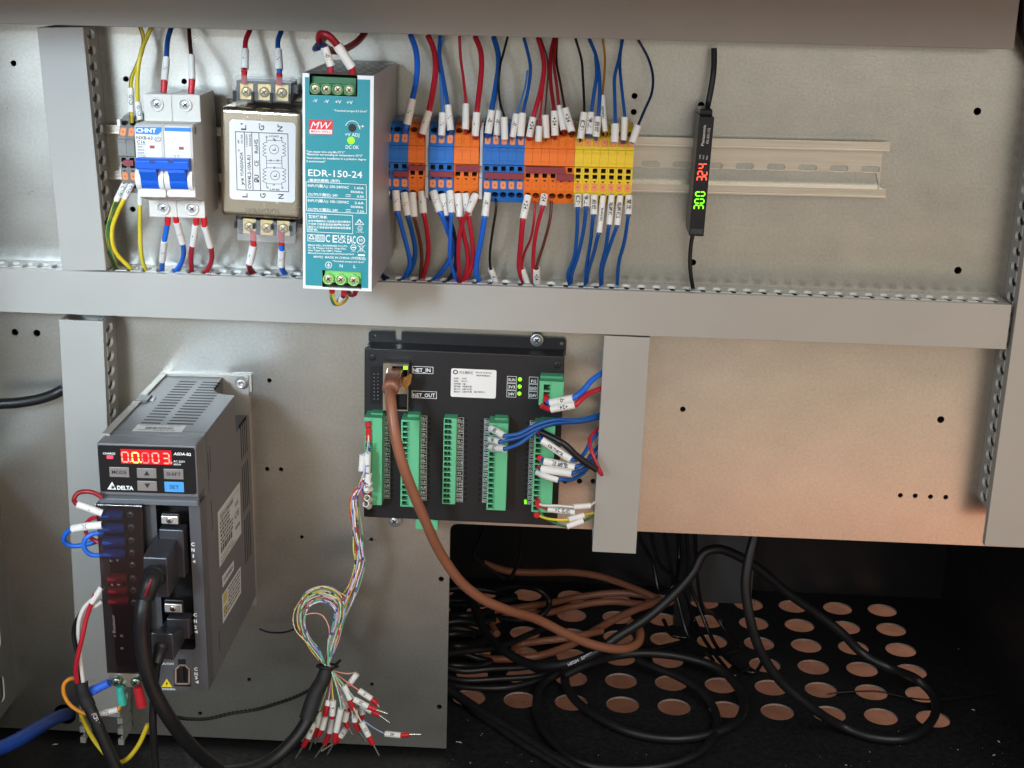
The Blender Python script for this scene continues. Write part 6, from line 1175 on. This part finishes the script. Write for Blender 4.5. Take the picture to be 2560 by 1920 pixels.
MB().tube(path('a2', [(800,815,151),(812,880,152),(838,965,152),(880,1055,153)]), lambda q: 4.3 - .3*math.sin(q*6), 16).build('shrink_tube', RUB2, mo, o)
for c, r, pts in (('red', 1.5, [(940,-60,150),(900,40,150),(850,190,151),(820,330,153),(785,480,154),(755,620,154),(750,730,153),(770,850,152)]), ('white', 1.35, [(905,0,148),(830,80,149),(785,190,150),(775,330,150),(795,450,150),(795,600,150),(810,720,151),(825,830,151)]), ('black', 1.4, [(800,130,146),(745,230,146),(728,330,146),(742,440,147),(775,560,148),(790,700,149),(795,840,150)])):
    cr = MB().tube(path('a2', pts), r, 12, 8).build('core', wm(c), mo, o); 
    if c == 'red': MB().sleeve([P('a2', *p) for p in ((1010, -130, 150), (905, 25, 150))], 1.95, 1.6).build('marker_sleeve', SLV, cr, o)
    if c == 'white': MB().sleeve([P('a2', *p) for p in ((1010, 10, 146), (880, 95, 147))], 1.7, 1.4).build('marker_sleeve', SLV, cr, o)
pc = MB(); a_, b_ = P('a2', 930, 1090, 152), P('a2', 1005, 1290, 152); ee = (b_-a_).normalized(); view = (CC-a_).normalized(); nn = (view-ee*view.dot(ee)).normalized()
pc.text('(CE) LI-9Y', P('a2', 925, 1100, 153.5), P('a2', 985, 1290, 155.0), nn, h=2.6, wrap=4.0, lift=.05); pc.build('lettering', mat('grey_print', '#c9c9cb'), mo, o)
cable('supply_cable', 'thick blue cable coming out of a round hole at the lower left', 'a2', 124, [(690,1120,-6),(640,1132,12),(500,1190,60),(330,1290,95),(150,1395,120),(0,1462,135),(-150,1510,150)], mat('blue_jacket', '#1e4aa8', .38, var=.05))
cable('power_lead', 'black cable crossing the left edge behind the upright duct', 'a1', 78, [(-80,440,22),(0,428,22),(130,418,21),(270,395,18),(380,360,14),(450,325,12)])
cable('black_lead', 'thick black cable at the upper right corner beyond the top duct', 's', 44, [(2572,-70,14),(2564,20,14),(2566,75,14),(2590,130,14),(2640,190,14)])
cable('sensor_lead', 'black sensor lead rising from the amplifier into the top duct', 'q8', 52, [(572,82,22),(590,-10,18),(612,-120,17),(632,-250,16),(640,-360,14),(640,-480,12)])
cable('fibre_lead', 'thin black lead hanging from the amplifier into the middle duct', 'q8', 36, [(455,1130,20),(440,1220,19),(432,1360,18),(440,1480,16),(460,1600,12),(470,1650,8)])
# loose cables in the cabinet bottom
cable('loose_cable', 'thick black cable arching behind the plate edge into a big floor loop at right', 'y6', 66, [(345,60,-30),(325,170,-26),(290,310,-22),(270,480,-18),(300,700,-16),(370,910,-20),(500,1100,-30),(700,1270,-38),(900,1390,H(8)),(1100,1460,H(6)),(1290,1470,H(6)),(1420,1410,H(6)),(1500,1300,H(6)),(1480,1180,H(10)),(1380,1085,H(16)),(1200,1010,-110),(1020,910,-120),(900,790,-120),(750,670,-118),(550,530,-110),(350,365,-100),(200,275,-92),(90,240,-86),(0,265,-82)], group=GC,
      extra=[('y5', [(1700,380,-78),(1600,500,-74),(1400,680,-66),(1200,810,-60),(1050,915,-58),(880,980,-60),(700,995,-70),(560,955,-90),(430,870,-110),(340,770,-130),(290,650,-150),(240,540,-170)])])
pc = MB(); a_, b_ = P('y5', 888, 990, -50), P('y5', 1150, 868, -52); ee = (b_-a_).normalized(); view = (CC-a_).normalized(); nn = (view-ee*view.dot(ee)).normalized()
pc.text('HIGH  SPEED  CABLE', P('y5', 888, 988, -58.6), P('y5', 1150, 862, -59.0), nn, h=2.3, wrap=4.1, lift=.1); 
lead = bpy.data.objects['loose_cable']; pc.build('lettering', mat('grey_print', '#c9c9cb'), lead, lead.location/S)
for lab, wd, pts in (
 ('black cable lying in a wide ring in front of the other loops', 58, [(870,1010,H(16)),(862,1100,H(8)),(930,1220,H(5)),(1080,1330,H(5)),(1300,1430,H(5)),(1560,1470,H(5)),(1800,1440,H(5)),(1975,1360,H(5)),(2020,1250,H(6)),(1970,1120,H(9)),(1850,1010,H(12)),(1650,945,H(14)),(1400,915,H(16)),(1200,930,H(16)),(1010,985,H(18)),(850,1060,H(14))]),
 ('black cable in a ring at the front edge of the cabinet floor', 52, [(850,1030,H(9)),(720,1110,H(5)),(675,1230,H(5)),(700,1370,H(5)),(800,1510,H(5)),(920,1610,H(5)),(1120,1660,H(5)),(1500,1645,H(5)),(1740,1550,H(5)),(1840,1410,H(5)),(1830,1280,H(6)),(1750,1170,H(10)),(1600,1070,H(12)),(1450,1010,H(12)),(1330,960,H(12))]),
 ('black cable running from behind the panel to the front edge, upper of two', 62, [(60,1120,H(14)),(150,1180,H(10)),(300,1280,H(6)),(550,1430,H(5)),(750,1560,H(5)),(980,1690,H(5))]),
 ('black cable running beside it to the front edge, lower of two', 46, [(170,1200,H(5)),(300,1310,H(4)),(400,1375,H(4)),(600,1510,H(4)),(800,1630,H(4)),(900,1690,H(4))]),
 ('black cable in the left bundle, uppermost', 44, [(60,920,H(30)),(200,905,H(26)),(400,880,H(22)),(500,850,H(20)),(640,790,H(18)),(760,740,H(14))]),
 ('black cable in the left bundle, second', 44, [(60,1000,H(14)),(200,1030,H(12)),(400,1015,H(12)),(600,1005,H(10)),(800,950,H(8))]),
 ('black cable in the left bundle, third', 42, [(60,1060,H(6)),(200,1090,H(5)),(450,1080,H(5)),(700,1060,H(5)),(850,1010,H(5))]),
 ('black cable in the left bundle, lowest', 42, [(60,1100,H(5)),(180,1130,H(5)),(450,1140,H(5)),(650,1100,H(5)),(830,1040,H(5)),(1000,990,H(5))]),
 ('black cable rising in a curve at the back left of the cabinet', 40, [(230,560,H(20)),(300,640,H(10)),(560,700,H(8)),(720,660,H(12)),(760,580,H(20)),(700,510,H(30)),(560,480,H(30)),(420,500,H(24))]),
 ('thin black cable hanging at the back left of the cabinet', 24, [(580,80,-150),(578,200,-155),(560,320,-160),(510,430,-165)]),
 ('thin black cable curving at the top left behind the cut-out', 24, [(340,80,-120),(310,180,-125),(270,270,-130),(360,360,-140),(470,430,-150)])):
    cable('loose_cable', lab, 'y5', wd, pts, group=GC)
rr = random.Random(12)
NTH = ('first', 'second', 'third', 'fourth', 'fifth', 'sixth', 'seventh', 'eighth', 'ninth', 'tenth')
for i in range(6):
    y0 = 590 + i*70; e_ = rr.uniform(330, 760); dy = rr.uniform(30, 80)*(-1 if i < 5 else 1)
    pts = [(30, y0, H(6 + 3*(i % 4))), (e_*.45, y0 + rr.uniform(-35, 35), H(10 + 2*i % 7)), (e_*.8, y0 + dy*.2, H(8)), (e_, y0 + dy*.6, H(7)), (e_*.82, y0 + dy*1.1, H(6)), (e_*.4, y0 + dy*1.25 + rr.uniform(-25, 25), H(10)), (20, y0 + dy + rr.uniform(-20, 20), H(8))]
    cable('loose_cable', 'black cable in the heap behind the plate edge, ' + NTH[i] + ' from the back', 'y5', rr.uniform(42, 58), pts, group=GC)
for lab, pts in (
 ('brown cable along the back wall, highest of the brown ones', [(330,330,H(70)),(480,380,H(60)),(700,392,H(55)),(900,390,H(50)),(1080,415,H(40)),(1250,470,H(28)),(1420,540,H(16)),(1480,565,H(14))]),
 ('brown cable crossing the holes, upper of a pair', [(400,640,H(8)),(560,620,H(8)),(760,590,H(8)),(950,552,H(9)),(1200,525,H(12)),(1400,545,H(14)),(1480,575,H(14))]),
 ('brown cable crossing the holes, lower of a pair', [(420,790,H(5)),(390,720,H(5)),(480,680,H(6)),(765,650,H(7)),(900,615,H(8)),(1150,580,H(10)),(1370,598,H(14)),(1460,600,H(16))]),
 ('brown cable slanting under the black one towards the lower left', [(1480,570,H(18)),(1430,590,H(18)),(1250,662,H(14)),(1050,770,H(10)),(900,860,H(8)),(700,930,H(6)),(560,948,H(5)),(420,955,H(4)),(300,940,H(4))]),
 ('short brown cable bend in front of the slanting one', [(560,905,H(7)),(530,880,H(7)),(570,858,H(7)),(700,838,H(10)),(830,822,H(14)),(960,800,H(16)),(1100,770,H(14))])):
    cable('loose_network_cable', lab, 'y5', 48, pts, BRN, group='loose brown cables in the cabinet bottom')
THIN = mat('thin_black_lead', '#151517', .22, var=.1)
for i, pts in enumerate(([(1400,40,-185),(1470,330,-190),(1560,420,-195),(1640,540,-200),(1700,700,H(14)),(1780,850,H(8)),(1880,980,H(6)),(1960,1060,H(5)),(2050,1000,H(5))], [(1490,40,-195),(1560,440,-200),(1600,600,H(40)),(1660,800,H(16)),(1760,900,H(10)),(1820,960,H(6)),(1800,1010,H(6)),(1700,960,H(5)),(1560,900,H(5))], [(1640,40,-205),(1660,290,-210),(1670,450,-210),(1740,640,H(30)),(1820,830,H(10)),(1890,930,H(6)),(1960,990,H(5)),(2080,1040,H(5)),(2150,960,H(5))], [(1310,40,-200),(1350,180,-200),(1430,330,-205),(1480,520,H(50)),(1560,480,H(60)),(1600,330,-220),(1590,40,-225)], [(1700,40,-140),(1720,430,-150),(1750,600,-160),(1840,680,H(24)),(1920,790,H(12)),(1990,880,H(8)),(1900,920,H(6))], [(1500,700,H(10)),(1560,800,H(8)),(1660,820,H(6)),(1500,870,H(6)),(1340,890,H(8))])):
    cable('thin_lead', 'thin glossy black lead, ' + ('first', 'second', 'third', 'fourth', 'fifth', 'sixth')[i] + ' in the tangle at the middle of the cut-out', 'y5', 26, pts, THIN, 10, group='tangle of thin black leads')
cable('loose_tie', 'long black cable tie lying across the holes at the right', 'y6', 11, [(800,1180,H(2)),(900,1168,H(4)),(1040,1162,H(4)),(1140,1165,H(4)),(1300,1200,H(5)),(1430,1215,H(10)),(1550,1212,H(8)),(1750,1192,H(5)),(1950,1160,H(3))], BP, 6, cat='cable tie')
# crumbs of plastic on the floor
db = MB(); rr = random.Random(4)
def crumb(p, s_):
    a = rr.uniform(0, 6.28); u_ = V((math.cos(a), math.sin(a), 0)); v_ = V((-math.sin(a), math.cos(a), 0)); L = rr.uniform(.5, 2.2)*s_; W_ = rr.uniform(.3, .7)*s_
    db.add([p - u_*L - v_*W_*.5, p + u_*L*.7 - v_*W_, p + u_*L + v_*W_*.6, p - u_*L*.6 + v_*W_, p + V((0, 0, W_))], [(0, 1, 4), (1, 2, 4), (2, 3, 4), (3, 0, 4)])
for z, x, y, s_ in (('y5',705,1105,1.2),('y5',160,1490,1.3),('y5',180,1492,1.),('y5',248,1625,.8),('y5',1560,1645,.6),('y6',1745,1282,.9),('y6',1910,1488,1.8),('y6',1880,1575,1.1),('y6',1645,1540,.8),('y6',1820,1665,.8),('y6',1650,888,.7),('y6',1075,1555,.6),('y6',920,1640,.7),('y6',1350,1425,.6),('y6',1260,1420,.6),('c7',150,1345,.6),('c7',475,1455,1.6)):
    crumb(P(z, x, y, 1000.4), s_)
for _ in range(50): crumb(PZ('y6', rr.uniform(500, 2070), rr.triangular(1380, 1660, 1640), FLOOR + .4), rr.uniform(.12, .28))
for _ in range(40): crumb(PZ('y5', rr.uniform(0, 1900), rr.triangular(1250, 1660, 1640), FLOOR + .4), rr.uniform(.12, .35))
tag(db.build('debris', mat('crumbs', '#b9b8b2', .6, var=0)), kind='stuff')
